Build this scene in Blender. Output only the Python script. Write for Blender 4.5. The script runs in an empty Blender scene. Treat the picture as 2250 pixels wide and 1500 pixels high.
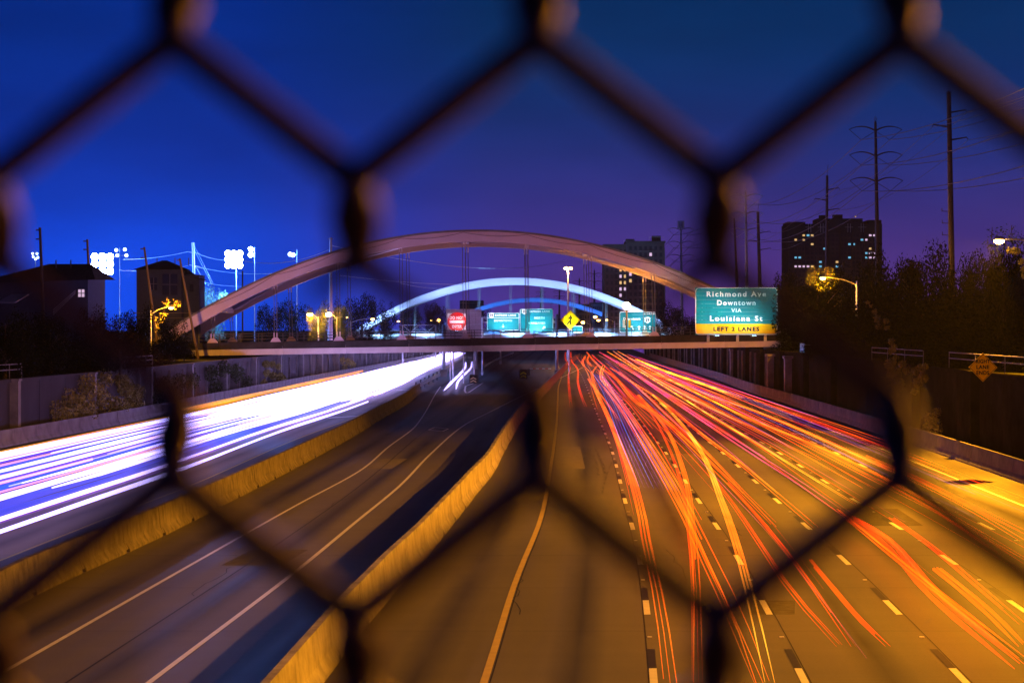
import bpy, math, random
import numpy as np
from mathutils import Vector, Matrix

random.seed(7)
rng = np.random.default_rng(7)
S = bpy.context.scene
COL = S.collection
R = math.radians

# ------------------------------------------------------------------ camera
F = 4870.0            # focal length in photo pixels (2250 wide)
CAMZ = 7.5            # eye height above the roadway
HOR = 720.0           # row of the horizon
cam = bpy.data.cameras.new('camera')
cam_ob = bpy.data.objects.new('camera', cam)
COL.objects.link(cam_ob)
cam.sensor_width = 36.0
cam.lens = F / 2250 * 36
cam.clip_start = 0.02
cam.clip_end = 9000
cam_ob.location = (0, 0, CAMZ)
cam_ob.rotation_euler = (R(90) - math.atan((750 - HOR) / F), 0, 0)
cam.dof.use_dof = True
cam.dof.focus_distance = 262
cam.dof.aperture_fstop = 11.0
S.camera = cam_ob

# ------------------------------------------------------------------ world
S.render.engine = 'CYCLES'
S.cycles.use_denoising = True
S.cycles.max_bounces = 5
S.cycles.diffuse_bounces = 2
S.cycles.glossy_bounces = 2
S.cycles.volume_bounces = 0
S.cycles.transparent_max_bounces = 24
S.cycles.caustics_reflective = False
S.cycles.caustics_refractive = False
S.cycles.sample_clamp_indirect = 4.0
S.cycles.sample_clamp_direct = 0.0
S.view_settings.view_transform = 'Standard'
S.view_settings.look = 'None'
S.view_settings.exposure = 0
S.view_settings.gamma = 1
S.view_settings.use_curve_mapping = False

W = bpy.data.worlds.new('World')
S.world = W
W.use_nodes = True
nt = W.node_tree
nt.nodes.clear()


def nd(tree, typ, **kw):
    n = tree.nodes.new(typ)
    for k, v in kw.items():
        if k.startswith('i_'):
            n.inputs[int(k[2:])].default_value = v
        else:
            setattr(n, k, v)
    return n


def mathn(tree, op, a, b=None, clamp=False):
    n = tree.nodes.new('ShaderNodeMath')
    n.operation = op
    n.use_clamp = clamp
    for i, v in enumerate((a, b)):
        if v is None:
            continue
        if isinstance(v, (int, float)):
            n.inputs[i].default_value = v
        else:
            tree.links.new(v, n.inputs[i])
    return n.outputs[0]


out = nt.nodes.new('ShaderNodeOutputWorld')
tc = nt.nodes.new('ShaderNodeTexCoord')
sep = nt.nodes.new('ShaderNodeSeparateXYZ')
nt.links.new(tc.outputs['Generated'], sep.inputs[0])
elev = mathn(nt, 'MULTIPLY', mathn(nt, 'ARCSINE', sep.outputs[2]), 57.2958)
azim = mathn(nt, 'MULTIPLY', mathn(nt, 'ARCTAN2', sep.outputs[0], sep.outputs[1]), 57.2958)
# dusk sky: violet city glow low down, deep blue above
eramp = nt.nodes.new('ShaderNodeValToRGB')
nt.links.new(mathn(nt, 'DIVIDE', elev, 40.0, True), eramp.inputs[0])
cr = eramp.color_ramp
cr.interpolation = 'B_SPLINE'
cr.elements[0].position = 0.0
cr.elements[0].color = (0.100, 0.032, 0.235, 1)
cr.elements[1].position = 1.0
cr.elements[1].color = (0.0002, 0.003, 0.014, 1)
for p, c in ((0.05, (0.058, 0.029, 0.215, 1)), (0.095, (0.020, 0.028, 0.205, 1)), (0.14, (0.004, 0.027, 0.160, 1)), (0.19, (0.001, 0.030, 0.125, 1)), (0.26, (0.0006, 0.014, 0.075, 1)), (0.5, (0.0003, 0.006, 0.028, 1))):
    e = cr.elements.new(p)
    e.color = c
# blue skyglow of the floodlit ground on the left
d1 = mathn(nt, 'DIVIDE', mathn(nt, 'ADD', azim, 10.3), 6.8)
d2 = mathn(nt, 'DIVIDE', mathn(nt, 'SUBTRACT', elev, 0.2), 3.1)
g = mathn(nt, 'EXPONENT', mathn(nt, 'MULTIPLY', mathn(nt, 'ADD', mathn(nt, 'MULTIPLY', d1, d1), mathn(nt, 'MULTIPLY', d2, d2)), -1.0))
mixb = nd(nt, 'ShaderNodeMix', data_type='RGBA')
nt.links.new(mathn(nt, 'MULTIPLY', g, 1.0, True), mixb.inputs[0])
nt.links.new(eramp.outputs[0], mixb.inputs[6])  # relinked below
mixb.inputs[7].default_value = (0.004, 0.082, 0.98, 1)
# wide blue side of the sky towards the west
wide = mathn(nt, 'MULTIPLY', mathn(nt, 'SUBTRACT', -0.5, azim), 0.16, True)
mixw = nd(nt, 'ShaderNodeMix', data_type='RGBA')
nt.links.new(mathn(nt, 'MULTIPLY', wide, mathn(nt, 'SUBTRACT', 1.0, mathn(nt, 'DIVIDE', elev, 30.0, True), True)), mixw.inputs[0])
mixw.inputs[7].default_value = (0.0, 0.022, 0.27, 1)
nz = nd(nt, 'ShaderNodeTexNoise')
nz.inputs['Scale'].default_value = 9.0
nz.inputs['Detail'].default_value = 4.0
mapn = nt.nodes.new('ShaderNodeMapping')
mapn.inputs['Scale'].default_value = (1, 1, 4)
nt.links.new(tc.outputs['Generated'], mapn.inputs[0])
nt.links.new(mapn.outputs[0], nz.inputs[0])
cl = mathn(nt, 'ADD', mathn(nt, 'MULTIPLY', nz.outputs[0], 0.60), 0.70)
nt.links.new(eramp.outputs[0], mixw.inputs[6])
nt.links.new(mixw.outputs[2], mixb.inputs[6])
vm = nd(nt, 'ShaderNodeVectorMath', operation='SCALE')
nt.links.new(mixb.outputs[2], vm.inputs[0])
nt.links.new(cl, vm.inputs['Scale'])
bg1 = nt.nodes.new('ShaderNodeBackground')
nt.links.new(vm.outputs[0], bg1.inputs[0])
bg1.inputs[1].default_value = 0.95
sky = nt.nodes.new('ShaderNodeTexSky')
sky.sky_type = 'NISHITA'
sky.sun_disc = False
sky.sun_elevation = R(-5)
sky.sun_rotation = R(-60)
bg2 = nt.nodes.new('ShaderNodeBackground')
nt.links.new(sky.outputs[0], bg2.inputs[0])
bg2.inputs[1].default_value = 0.004
ads = nt.nodes.new('ShaderNodeAddShader')
nt.links.new(bg1.outputs[0], ads.inputs[0])
nt.links.new(bg2.outputs[0], ads.inputs[1])
nt.links.new(ads.outputs[0], out.inputs[0])

SODIUM = (1.0, 0.365, 0.008)
HAZE_DENSITY = 0.00005


# ------------------------------------------------------------------ helpers
def G(px, py, z=0.0):
    """photo pixel -> point on the horizontal plane at height z"""
    y = F * (CAMZ - z) / (py - HOR)
    return ((px - 1125) * y / F, y, z)


def P(px, py, y):
    """photo pixel -> point at distance y"""
    return Vector(((px - 1125) * y / F, y, CAMZ + (HOR - py) * y / F))


class MB:
    def __init__(s):
        s.v, s.f = [], []

    def add(s, vs, fs):
        n = len(s.v)
        s.v += [tuple(v) for v in vs]
        s.f += [tuple(i + n for i in f) for f in fs]
        return s

    def box(s, c, d, rz=0.0, M=None):
        x, y, z = d[0] / 2, d[1] / 2, d[2] / 2
        vs = [Vector((sx * x, sy * y, sz * z)) for sx in (-1, 1) for sy in (-1, 1) for sz in (-1, 1)]
        if rz:
            Rm = Matrix.Rotation(rz, 3, 'Z')
            vs = [Rm @ v for v in vs]
        if M is not None:
            vs = [M @ v for v in vs]
        vs = [v + Vector(c) for v in vs]
        return s.add(vs, [(0, 1, 3, 2), (4, 6, 7, 5), (0, 4, 5, 1), (2, 3, 7, 6), (0, 2, 6, 4), (1, 5, 7, 3)])

    def tube(s, pts, r, n=6, cap=True):
        pts = [Vector(p) for p in pts]
        rs = r if isinstance(r, (list, tuple)) else [r] * len(pts)
        rings = []
        up0 = None
        for i, p in enumerate(pts):
            a = pts[max(i - 1, 0)]
            b = pts[min(i + 1, len(pts) - 1)]
            t = (b - a).normalized()
            up = Vector((0, 0, 1)) if abs(t.z) < 0.9 else Vector((0, 1, 0))
            if up0 is not None and abs(up0.dot(t)) < 0.9:
                up = up0
            x = t.cross(up).normalized()
            y = x.cross(t).normalized()
            up0 = y
            rings.append([p + (x * math.cos(2 * math.pi * k / n) + y * math.sin(2 * math.pi * k / n)) * rs[i] for k in range(n)])
        vs = [v for r_ in rings for v in r_]
        fs = []
        for i in range(len(pts) - 1):
            for k in range(n):
                a, b = i * n + k, i * n + (k + 1) % n
                fs.append((a, b, b + n, a + n))
        if cap:
            fs.append(tuple(range(n - 1, -1, -1)))
            fs.append(tuple(range((len(pts) - 1) * n, len(pts) * n)))
        return s.add(vs, fs)

    def bar(s, a, b, w, h=None):
        a, b = Vector(a), Vector(b)
        h = h or w
        t = (b - a)
        L = t.length
        t.normalize()
        up = Vector((0, 0, 1)) if abs(t.z) < 0.95 else Vector((0, 1, 0))
        x = t.cross(up).normalized()
        z = x.cross(t).normalized()
        M = Matrix((x, t, z)).transposed()
        return s.box((a + b) / 2, (w, L, h), M=M)

    def sphere(s, c, r, n=8, sz=1.0):
        c = Vector(c)
        vs = [c + Vector((0, 0, r * sz))]
        m = n // 2
        for i in range(1, m):
            th = math.pi * i / m
            for k in range(n):
                ph = 2 * math.pi * k / n
                vs.append(c + Vector((r * math.sin(th) * math.cos(ph), r * math.sin(th) * math.sin(ph), r * sz * math.cos(th))))
        vs.append(c - Vector((0, 0, r * sz)))
        fs = [(0, 1 + k, 1 + (k + 1) % n) for k in range(n)]
        for i in range(m - 2):
            for k in range(n):
                a, b = 1 + i * n + k, 1 + i * n + (k + 1) % n
                fs.append((a, a + n, b + n, b))
        e = len(vs) - 1
        fs += [(e, 1 + (m - 2) * n + (k + 1) % n, 1 + (m - 2) * n + k) for k in range(n)]
        return s.add(vs, fs)

    def prism(s, poly, y0, y1):
        """polygon in xz extruded along y"""
        n = len(poly)
        vs = [(p[0], y0, p[1]) for p in poly] + [(p[0], y1, p[1]) for p in poly]
        fs = [tuple(range(n)), tuple(range(2 * n - 1, n - 1, -1))]
        fs += [(i, i + n, (i + 1) % n + n, (i + 1) % n) for i in range(n)]
        return s.add(vs, fs)

    def mesh(s, name, mat, smooth=False):
        me = bpy.data.meshes.new(name)
        me.from_pydata(s.v, [], s.f)
        me.materials.append(mat)
        if smooth:
            me.polygons.foreach_set('use_smooth', [True] * len(me.polygons))
        me.update()
        return me

    def build(s, name, mat, parent=None, smooth=False):
        return link(name, s.mesh(name, mat, smooth), parent)


def link(name, me, parent=None, M=None):
    o = bpy.data.objects.new(name, me)
    COL.objects.link(o)
    if parent is not None:
        o.parent = parent
    if M is not None:
        o.matrix_local = M
    return o


def tag(o, label, cat, group=None):
    o['label'] = label
    o['category'] = cat
    if group:
        o['group'] = group
    return o


def thing(name, label, cat, loc=(0, 0, 0), rz=0.0, group=None):
    o = bpy.data.objects.new(name, None)
    COL.objects.link(o)
    o.empty_display_size = 0.2
    o.location = loc
    o.rotation_euler = (0, 0, rz)
    return tag(o, label, cat, group)


def struct(o):
    o['kind'] = 'structure'
    return o


def stuff(o):
    o['kind'] = 'stuff'
    return o


def lamp(name, loc, power, color, parent, radius=0.15, spot=None, aim=None, blend=0.6):
    L = bpy.data.lights.new(name, 'SPOT' if spot else 'POINT')
    L.energy = power
    L.color = color
    L.shadow_soft_size = radius
    if spot:
        L.spot_size = R(spot)
        L.spot_blend = blend
    o = bpy.data.objects.new(name, L)
    COL.objects.link(o)
    o.parent = parent
    o.location = loc
    if aim is not None:
        o.rotation_euler = (Vector(aim) - Vector(loc)).to_track_quat('-Z', 'Y').to_euler()
    return o


# ------------------------------------------------------------------ materials
def principled(name):
    m = bpy.data.materials.new(name)
    m.use_nodes = True
    t = m.node_tree
    return m, t, t.nodes['Principled BSDF']


def mat(name, col, rough=0.7, metal=0.0, var=0.25, scale=3.0, bump=0.0, stretch=(1, 1, 1), emit=None, estr=0.0, coord='Object', spec=0.5):
    m, t, b = principled(name)
    b.inputs['Roughness'].default_value = rough
    b.inputs['Metallic'].default_value = metal
    b.inputs['Specular IOR Level'].default_value = spec
    tcn = t.nodes.new('ShaderNodeTexCoord')
    mp = t.nodes.new('ShaderNodeMapping')
    mp.inputs['Scale'].default_value = stretch
    t.links.new(tcn.outputs[coord], mp.inputs[0])
    n1 = t.nodes.new('ShaderNodeTexNoise')
    n1.inputs['Scale'].default_value = scale
    n1.inputs['Detail'].default_value = 6
    n1.inputs['Roughness'].default_value = 0.65
    t.links.new(mp.outputs[0], n1.inputs[0])
    rp = t.nodes.new('ShaderNodeValToRGB')
    lo = [max(0, c * (1 - var)) for c in col]
    hi = [min(1, c * (1 + var)) for c in col]
    rp.color_ramp.elements[0].position = 0.3
    rp.color_ramp.elements[0].color = (*lo, 1)
    rp.color_ramp.elements[1].position = 0.7
    rp.color_ramp.elements[1].color = (*hi, 1)
    t.links.new(n1.outputs[0], rp.inputs[0])
    t.links.new(rp.outputs[0], b.inputs['Base Color'])
    if bump:
        bp = t.nodes.new('ShaderNodeBump')
        bp.inputs['Strength'].default_value = bump
        bp.inputs['Distance'].default_value = 0.02
        t.links.new(n1.outputs[0], bp.inputs['Height'])
        t.links.new(bp.outputs[0], b.inputs['Normal'])
    if emit:
        b.inputs['Emission Color'].default_value = (*emit, 1)
        b.inputs['Emission Strength'].default_value = estr
    return m


def emis(name, col, s, var=0.0, c2=None, scale=0.05, sample='AUTO', clear=False):
    """glowing material, its colour drifting along the length"""
    m = bpy.data.materials.new(name)
    m.use_nodes = True
    t = m.node_tree
    t.nodes.clear()
    o = t.nodes.new('ShaderNodeOutputMaterial')
    e = t.nodes.new('ShaderNodeEmission')
    e.inputs[0].default_value = (*col, 1)
    e.inputs[1].default_value = s
    if clear:
        tr = t.nodes.new('ShaderNodeBsdfTransparent')
        ad = t.nodes.new('ShaderNodeAddShader')
        t.links.new(e.outputs[0], ad.inputs[0])
        t.links.new(tr.outputs[0], ad.inputs[1])
        t.links.new(ad.outputs[0], o.inputs[0])
        e.inputs[1].default_value = s * .55
    else:
        t.links.new(e.outputs[0], o.inputs[0])
    if c2:
        tcn = t.nodes.new('ShaderNodeTexCoord')
        n1 = t.nodes.new('ShaderNodeTexNoise')
        n1.inputs['Scale'].default_value = scale
        n1.inputs['Detail'].default_value = 3
        t.links.new(tcn.outputs['Object'], n1.inputs[0])
        rp = t.nodes.new('ShaderNodeValToRGB')
        rp.color_ramp.elements[0].position = 0.42
        rp.color_ramp.elements[0].color = (*col, 1)
        rp.color_ramp.elements[1].position = 0.6
        rp.color_ramp.elements[1].color = (*c2, 1)
        t.links.new(n1.outputs[0], rp.inputs[0])
        t.links.new(rp.outputs[0], e.inputs[0])
    m.cycles.emission_sampling = sample
    return m


def road_material():
    m, t, b = principled('concrete_pavement')
    b.inputs['Specular IOR Level'].default_value = 0.07
    uv = t.nodes.new('ShaderNodeUVMap')
    sp = t.nodes.new('ShaderNodeSeparateXYZ')
    t.links.new(uv.outputs[0], sp.inputs[0])

    def noise(sx, sy, sc, det=5):
        mp = t.nodes.new('ShaderNodeMapping')
        mp.inputs['Scale'].default_value = (sx, sy, 1)
        t.links.new(uv.outputs[0], mp.inputs[0])
        n = t.nodes.new('ShaderNodeTexNoise')
        n.inputs['Scale'].default_value = sc
        n.inputs['Detail'].default_value = det
        n.inputs['Roughness'].default_value = 0.6
        t.links.new(mp.outputs[0], n.inputs[0])
        return n.outputs[0]
    streak = noise(1.1, 0.018, 1.0)       # worn wheel tracks and oil along the lanes
    blotch = noise(0.12, 0.03, 1.0)
    fine = noise(1, 1, 14.0, 8)
    cross = noise(0.05, 0.9, 1.0, 3)      # transverse tining
    # dark oil stripe in the middle of each lane
    lane = mathn(t, 'FRACT', mathn(t, 'DIVIDE', mathn(t, 'ADD', sp.outputs[0], 51.0), 3.4))
    dl = mathn(t, 'ABSOLUTE', mathn(t, 'SUBTRACT', lane, 0.5))
    oil = mathn(t, 'SUBTRACT', 1.0, mathn(t, 'DIVIDE', dl, 0.20, True))
    oil = mathn(t, 'MULTIPLY', oil, mathn(t, 'MULTIPLY', mathn(t, 'SUBTRACT', blotch, 0.30, True), 4.5, True))
    v = mathn(t, 'ADD', 0.70, mathn(t, 'MULTIPLY', streak, 0.45))
    v = mathn(t, 'MULTIPLY', v, mathn(t, 'ADD', 0.52, mathn(t, 'MULTIPLY', blotch, 0.95)))
    v = mathn(t, 'MULTIPLY', v, mathn(t, 'ADD', 0.80, mathn(t, 'MULTIPLY', fine, 0.40)))
    v = mathn(t, 'MULTIPLY', v, mathn(t, 'ADD', 0.88, mathn(t, 'MULTIPLY', cross, 0.24)))
    v = mathn(t, 'MULTIPLY', v, mathn(t, 'SUBTRACT', 1.0, mathn(t, 'MULTIPLY', oil, 0.72)))
    # sawn transverse joints every 4.57 m
    tj = mathn(t, 'FRACT', mathn(t, 'DIVIDE', sp.outputs[1], 9.14))
    tj = mathn(t, 'LESS_THAN', tj, 0.006)
    v = mathn(t, 'MULTIPLY', v, mathn(t, 'SUBTRACT', 1.0, mathn(t, 'MULTIPLY', tj, 0.5)))
    c = t.nodes.new('ShaderNodeCombineColor')
    t.links.new(mathn(t, 'MULTIPLY', v, 0.150), c.inputs[0])
    t.links.new(mathn(t, 'MULTIPLY', v, 0.140), c.inputs[1])
    t.links.new(mathn(t, 'MULTIPLY', v, 0.128), c.inputs[2])
    t.links.new(c.outputs[0], b.inputs['Base Color'])
    t.links.new(mathn(t, 'ADD', 0.42, mathn(t, 'MULTIPLY', streak, 0.30)), b.inputs['Roughness'])
    bp = t.nodes.new('ShaderNodeBump')
    bp.inputs['Strength'].default_value = 0.35
    bp.inputs['Distance'].default_value = 0.01
    t.links.new(fine, bp.inputs['Height'])
    t.links.new(bp.outputs[0], b.inputs['Normal'])
    return m


M = {}
M['road'] = road_material()
M['white_paint'] = mat('white_line_paint', (0.78, 0.77, 0.74), 0.5, var=0.12, scale=2)
M['black_paint'] = mat('black_contrast_paint', (0.012, 0.012, 0.012), 0.5, var=0.4, spec=0.12)
M['yellow_paint'] = mat('yellow_line_paint', (0.55, 0.42, 0.04), 0.55, var=0.15, scale=2)
M['joint'] = mat('joint_sealant', (0.01, 0.01, 0.01), 0.6, spec=0.12)
M['rubber'] = mat('tyre_mark', (0.105, 0.097, 0.088), 0.6, var=0.5, scale=1.5, stretch=(4, .3, 1), spec=0.12)
M['concrete'] = mat('barrier_concrete', (0.34, 0.31, 0.28), 0.8, var=0.42, scale=2.2, bump=0.25, stretch=(1.0, 0.7, 0.6), coord='Object', spec=0.25)
M['barrier_dirty'] = mat('grimy_barrier_concrete', (0.15, 0.13, 0.12), 0.85, var=0.6, scale=2.6, bump=0.3, stretch=(1.0, 0.9, 0.55), spec=0.15)
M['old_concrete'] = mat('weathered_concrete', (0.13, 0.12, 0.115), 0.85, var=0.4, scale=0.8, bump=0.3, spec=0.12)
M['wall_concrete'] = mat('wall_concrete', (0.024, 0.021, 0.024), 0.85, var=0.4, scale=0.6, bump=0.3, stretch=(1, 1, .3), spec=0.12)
M['wall_black'] = mat('unlit_wall', (0.014, 0.012, 0.011), 0.9, var=0.6, scale=0.5, bump=0.3, spec=0.0)  # wall concrete made near-black, its lack of light put into the colour
M['soil'] = mat('grass_soil', (0.02, 0.022, 0.012), 0.95, var=0.5, scale=0.4, spec=0.0)
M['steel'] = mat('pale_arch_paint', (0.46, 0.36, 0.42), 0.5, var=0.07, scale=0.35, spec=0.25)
M['steel_cap'] = mat('dark_arch_top', (0.14, 0.13, 0.13), 0.6, var=0.3, scale=0.6, spec=0.25)  # darker tone for the rib cap
M['fascia'] = mat('dark_fascia', (0.030, 0.028, 0.026), 0.8, var=0.5, scale=0.7, spec=0.12)  # near-black tone for the deck fascia
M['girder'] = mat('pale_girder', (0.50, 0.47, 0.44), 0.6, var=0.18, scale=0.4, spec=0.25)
M['dark_metal'] = mat('dark_metal', (0.035, 0.035, 0.04), 0.45, metal=0.5, var=0.2)
M['hanger'] = mat('dull_hanger_cable', (0.10, 0.09, 0.09), 0.6)
M['galv'] = mat('galvanised_steel', (0.42, 0.43, 0.45), 0.42, metal=0.6, var=0.15, scale=2)
M['pole_dark'] = mat('weathering_steel', (0.05, 0.04, 0.04), 0.6, var=0.3, spec=0.12)
M['wood'] = mat('utility_pole_wood', (0.09, 0.065, 0.045), 0.85, var=0.35, scale=2, stretch=(4, 4, .4), spec=0.12)
M['wire'] = mat('fence_wire', (0.060, 0.024, 0.018), 0.42, metal=0.15, var=0.4, scale=90)
M['cable'] = mat('power_cable', (0.06, 0.06, 0.07), 0.5)
M['bright_cable'] = mat('bare_cable', (0.55, 0.56, 0.6), 0.4)
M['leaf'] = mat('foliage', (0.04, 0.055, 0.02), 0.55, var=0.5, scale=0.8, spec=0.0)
M['leaf_pale'] = mat('floodlit_foliage', (0.16, 0.20, 0.11), 0.6, var=0.5, scale=0.8, spec=0.0)  # lighter foliage copy, floodlight on the tree put into its colour
M['leaf_dark'] = mat('unlit_foliage', (0.005, 0.007, 0.004), 0.6, var=0.5, scale=0.6, spec=0.0)  # near-black foliage copy, night shade put into its colour
M['ivy'] = mat('ivy_leaves', (0.20, 0.17, 0.035), 0.45, var=0.55, scale=2.5, spec=0.12)
M['bark'] = mat('bark', (0.06, 0.045, 0.035), 0.9, var=0.3, spec=0.0)
M['sign_green'] = mat('green_sign_sheeting', (0.0, 0.20, 0.24), 0.38, var=0.07, scale=0.7, spec=0.12)
M['sign_yellow'] = mat('yellow_sign_sheeting', (0.80, 0.52, 0.0), 0.4, var=0.04, spec=0.12)
M['sign_bright_yellow'] = mat('bright_yellow_sheeting', (0.85, 0.72, 0.0), 0.4, var=0.04, spec=0.12)
M['sign_white'] = mat('white_sign_sheeting', (0.85, 0.85, 0.86), 0.4, var=0.03, spec=0.12)
M['sign_red'] = mat('red_sign_sheeting', (0.72, 0.015, 0.02), 0.4, var=0.04, spec=0.12)
M['sign_black'] = mat('black_sign_legend', (0.012, 0.012, 0.014), 0.5, spec=0.12)
M['sign_back'] = mat('sign_back_aluminium', (0.38, 0.33, 0.36), 0.5, metal=0.3, var=0.15, spec=0.25)
M['stucco'] = mat('stucco_wall', (0.05, 0.06, 0.10), 0.85, var=0.15, spec=0.0)
M['roof'] = mat('dark_roof_shingle', (0.05, 0.05, 0.055), 0.8, var=0.3, scale=3, spec=0.0)
M['glass_dark'] = mat('dark_window_glass', (0.015, 0.017, 0.022), 0.12, var=0.2)
M['frame'] = mat('window_frame', (0.12, 0.12, 0.13), 0.6)
M['tower_brick'] = mat('tower_brick', (0.075, 0.06, 0.06), 0.85, var=0.2, scale=0.3, spec=0.0)
M['tower_dark'] = mat('tower_dark_brick', (0.035, 0.03, 0.035), 0.85, var=0.3, scale=0.3, spec=0.0)
M['win_warm'] = emis('lit_window_warm', (1.0, 0.62, 0.25), .75)
M['win_cool'] = emis('lit_window_cool', (0.20, 0.65, 1.0), .7)
M['win_pale'] = emis('lit_window_pale', (0.9, 0.62, 0.9), .8)
M['sodium_lens'] = emis('sodium_lamp_glass', (1.0, 0.50, 0.09), 100)
M['sodium_small'] = emis('small_sodium_glass', (1.0, 0.50, 0.10), 25)
M['flood_lens'] = emis('floodlight_glass', (0.55, 0.72, 1.0), 90)
M['flood_mid'] = emis('dim_floodlight_glass', (0.45, 0.62, 1.0), 10)
M['cool_lens'] = emis('cool_lamp_glass', (0.25, 0.55, 1.0), 14)
M['t_white'] = emis('white_headlight_light', (1.35, 1.08, 2.9), 1.05, clear=True)
M['t_white2'] = emis('pale_headlight_light', (0.80, 0.66, 1.9), 0.85, clear=True)
M['t_blue'] = emis('blue_light', (0.02, 0.18, 1.0), 0.9, clear=True)
M['t_deep'] = emis('deep_blue_glow', (0.0, 0.05, 0.95), 0.75, clear=True)
M['t_mauve'] = emis('mauve_glow', (0.16, 0.02, 0.36), 0.7, clear=True)
M['t_amber'] = emis('amber_marker_light', (1.0, 0.30, 0.015), 1.0, c2=(1.0, 0.42, 0.02), clear=True)
M['t_orange'] = emis('orange_taillight', (1.0, 0.055, 0.0), 1.15, c2=(1.05, 0.16, 0.004), scale=0.06, clear=True)
M['t_red'] = emis('red_taillight', (0.95, 0.012, 0.003), 1.0, c2=(1.0, 0.07, 0.0), scale=0.05, clear=True)
M['t_yellow'] = emis('yellow_taillight', (1.1, 0.16, 0.004), 1.1, c2=(1.2, 0.52, 0.03), scale=0.06, clear=True)
M['t_pink'] = emis('pink_taillight', (0.85, 0.05, 0.22), 0.95, c2=(0.9, 0.06, 0.03), scale=0.04, clear=True)
M['t_hot'] = emis('hot_taillight', (1.0, 0.30, 0.14), 1.0, c2=(1.1, 0.16, 0.01), scale=0.06, clear=True)
M['t_purple'] = emis('violet_reflector_light', (0.14, 0.03, 0.42), 0.8, clear=True)


# ------------------------------------------------------------------ plan of the freeway (X as a function of Y)
def curve(pts):
    ys = np.array([p[0] for p in pts], float)
    xs = np.array([p[1] for p in pts], float)
    d = np.diff(xs) / np.diff(ys)
    m = np.empty(len(xs))
    m[0], m[-1] = d[0], d[-1]
    m[1:-1] = (d[:-1] + d[1:]) / 2

    def f(y):
        if y <= ys[0]:
            return float(xs[0] + m[0] * (y - ys[0]))
        if y >= ys[-1]:
            return float(xs[-1] + m[-1] * (y - ys[-1]))
        i = int(np.searchsorted(ys, y) - 1)
        h = ys[i + 1] - ys[i]
        t = (y - ys[i]) / h
        return float((2 * t**3 - 3 * t**2 + 1) * xs[i] + (t**3 - 2 * t**2 + t) * h * m[i] + (-2 * t**3 + 3 * t**2) * xs[i + 1] + (t**3 - t**2) * h * m[i + 1])
    return f


def from_px(pts, z=0.0):
    w = sorted([G(x, y, z) for x, y in pts], key=lambda p: p[1])
    return curve([(p[1], p[0]) for p in w])


LINE1 = curve([(-60, -1.2), (20, 1.55), (48.8, 3.1), (73.2, 4.19), (97.4, 4.94), (132.8, 6.03), (168, 6.85), (215, 7.9), (323, 10.4), (450, 13.0), (580, 16.0), (900, 24)])
YEL_C = curve([(-60, -5.2), (46.8, -0.6), (65, 0.08), (87, 1.12), (120, 2.1), (174, 3.5), (230, 4.75), (281, 5.9), (341, 7.6), (400, 8.6), (500, 10), (580, 12.2), (900, 20)])
BARC = from_px([(711, 1500), (762, 1431), (864, 1305), (939, 1222), (984, 1167), (1044, 1089), (1077, 1050), (1109, 991), (1130, 953), (1146, 925), (1181, 885), (1233, 827), (1255, 800), (1285, 778)])
BARC_CENTRE = lambda y: BARC(y) - 0.30
BARL = from_px([(23, 1340), (84, 1305), (283, 1213), (358, 1178), (474, 1119), (637, 1035), (715, 993), (779, 958), (837, 921), (893, 889), (925, 862)])
BARL_CENTRE = lambda y: BARL(y) - 0.30
BARLL = from_px([(0, 982), (181, 947), (341, 915), (480, 884), (608, 857), (800, 818), (940, 789)])
BARR = curve([(-60, 20.0), (60, 23.2), (107.7, 24.9), (145, 26.0), (187, 26.8), (227, 27.6), (252, 27.9), (323, 30.0), (450, 32.6), (580, 35.7), (900, 44)])
HOVL = from_px([(72, 1439), (341, 1285), (647, 1112), (792, 1033), (853, 982), (907, 942), (925, 920), (957, 865), (968, 849)])
HOVR = from_px([(326, 1500), (647, 1257), (781, 1147), (876, 1069), (943, 1000), (1023, 932), (1072, 907), (1128, 879), (1215, 838)])
YELL = from_px([(0, 1231), (332, 1100), (400, 1074), (640, 969), (784, 915), (900, 862), (960, 820), (1010, 792)])
OFFS = [0.0, 3.2, 6.6, 10.0, 13.4]

# ------------------------------------------------------------------ ground, road, terrain
WL = lambda y: BARLL(min(y, 420)) + (0.0 if y < 420 else (y - 420) * 0.03) - 1.4     # left retaining wall
WR = lambda y: BARR(y) + 1.3


def sheet(name, ys, xa, xb, z, m, nx=24, uvx0=None):
    vs, fs, uvs = [], [], []
    for y in ys:
        a, b = xa(y), xb(y)
        for i in range(nx + 1):
            x = a + (b - a) * i / nx
            vs.append((x, y, z if not callable(z) else z(y)))
            uvs.append((x - (uvx0(y) if uvx0 else 0.0), y))
    for j in range(len(ys) - 1):
        for i in range(nx):
            k = j * (nx + 1) + i
            fs.append((k, k + 1, k + nx + 2, k + nx + 1))
    me = bpy.data.meshes.new(name)
    me.from_pydata(vs, [], fs)
    ul = me.uv_layers.new(name='UVMap')
    li = np.empty(len(me.loops), dtype=np.int32)
    me.loops.foreach_get('vertex_index', li)
    ul.data.foreach_set('uv', np.array(uvs, dtype=np.float32)[li].ravel())
    me.materials.append(m)
    return link(name, me)


YS = list(np.arange(-80, 700, 10)) + list(np.arange(700, 2600, 60))
road = struct(sheet('road', YS, WL, WR, 0.0, M['road'], 30, LINE1))
XW = 1500
land_l = struct(sheet('ground', YS, lambda y: -XW, WL, 4.0, M['soil'], 10))
land_r = struct(sheet('ground', YS, WR, lambda y: XW, 4.9, M['soil'], 10))


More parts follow.
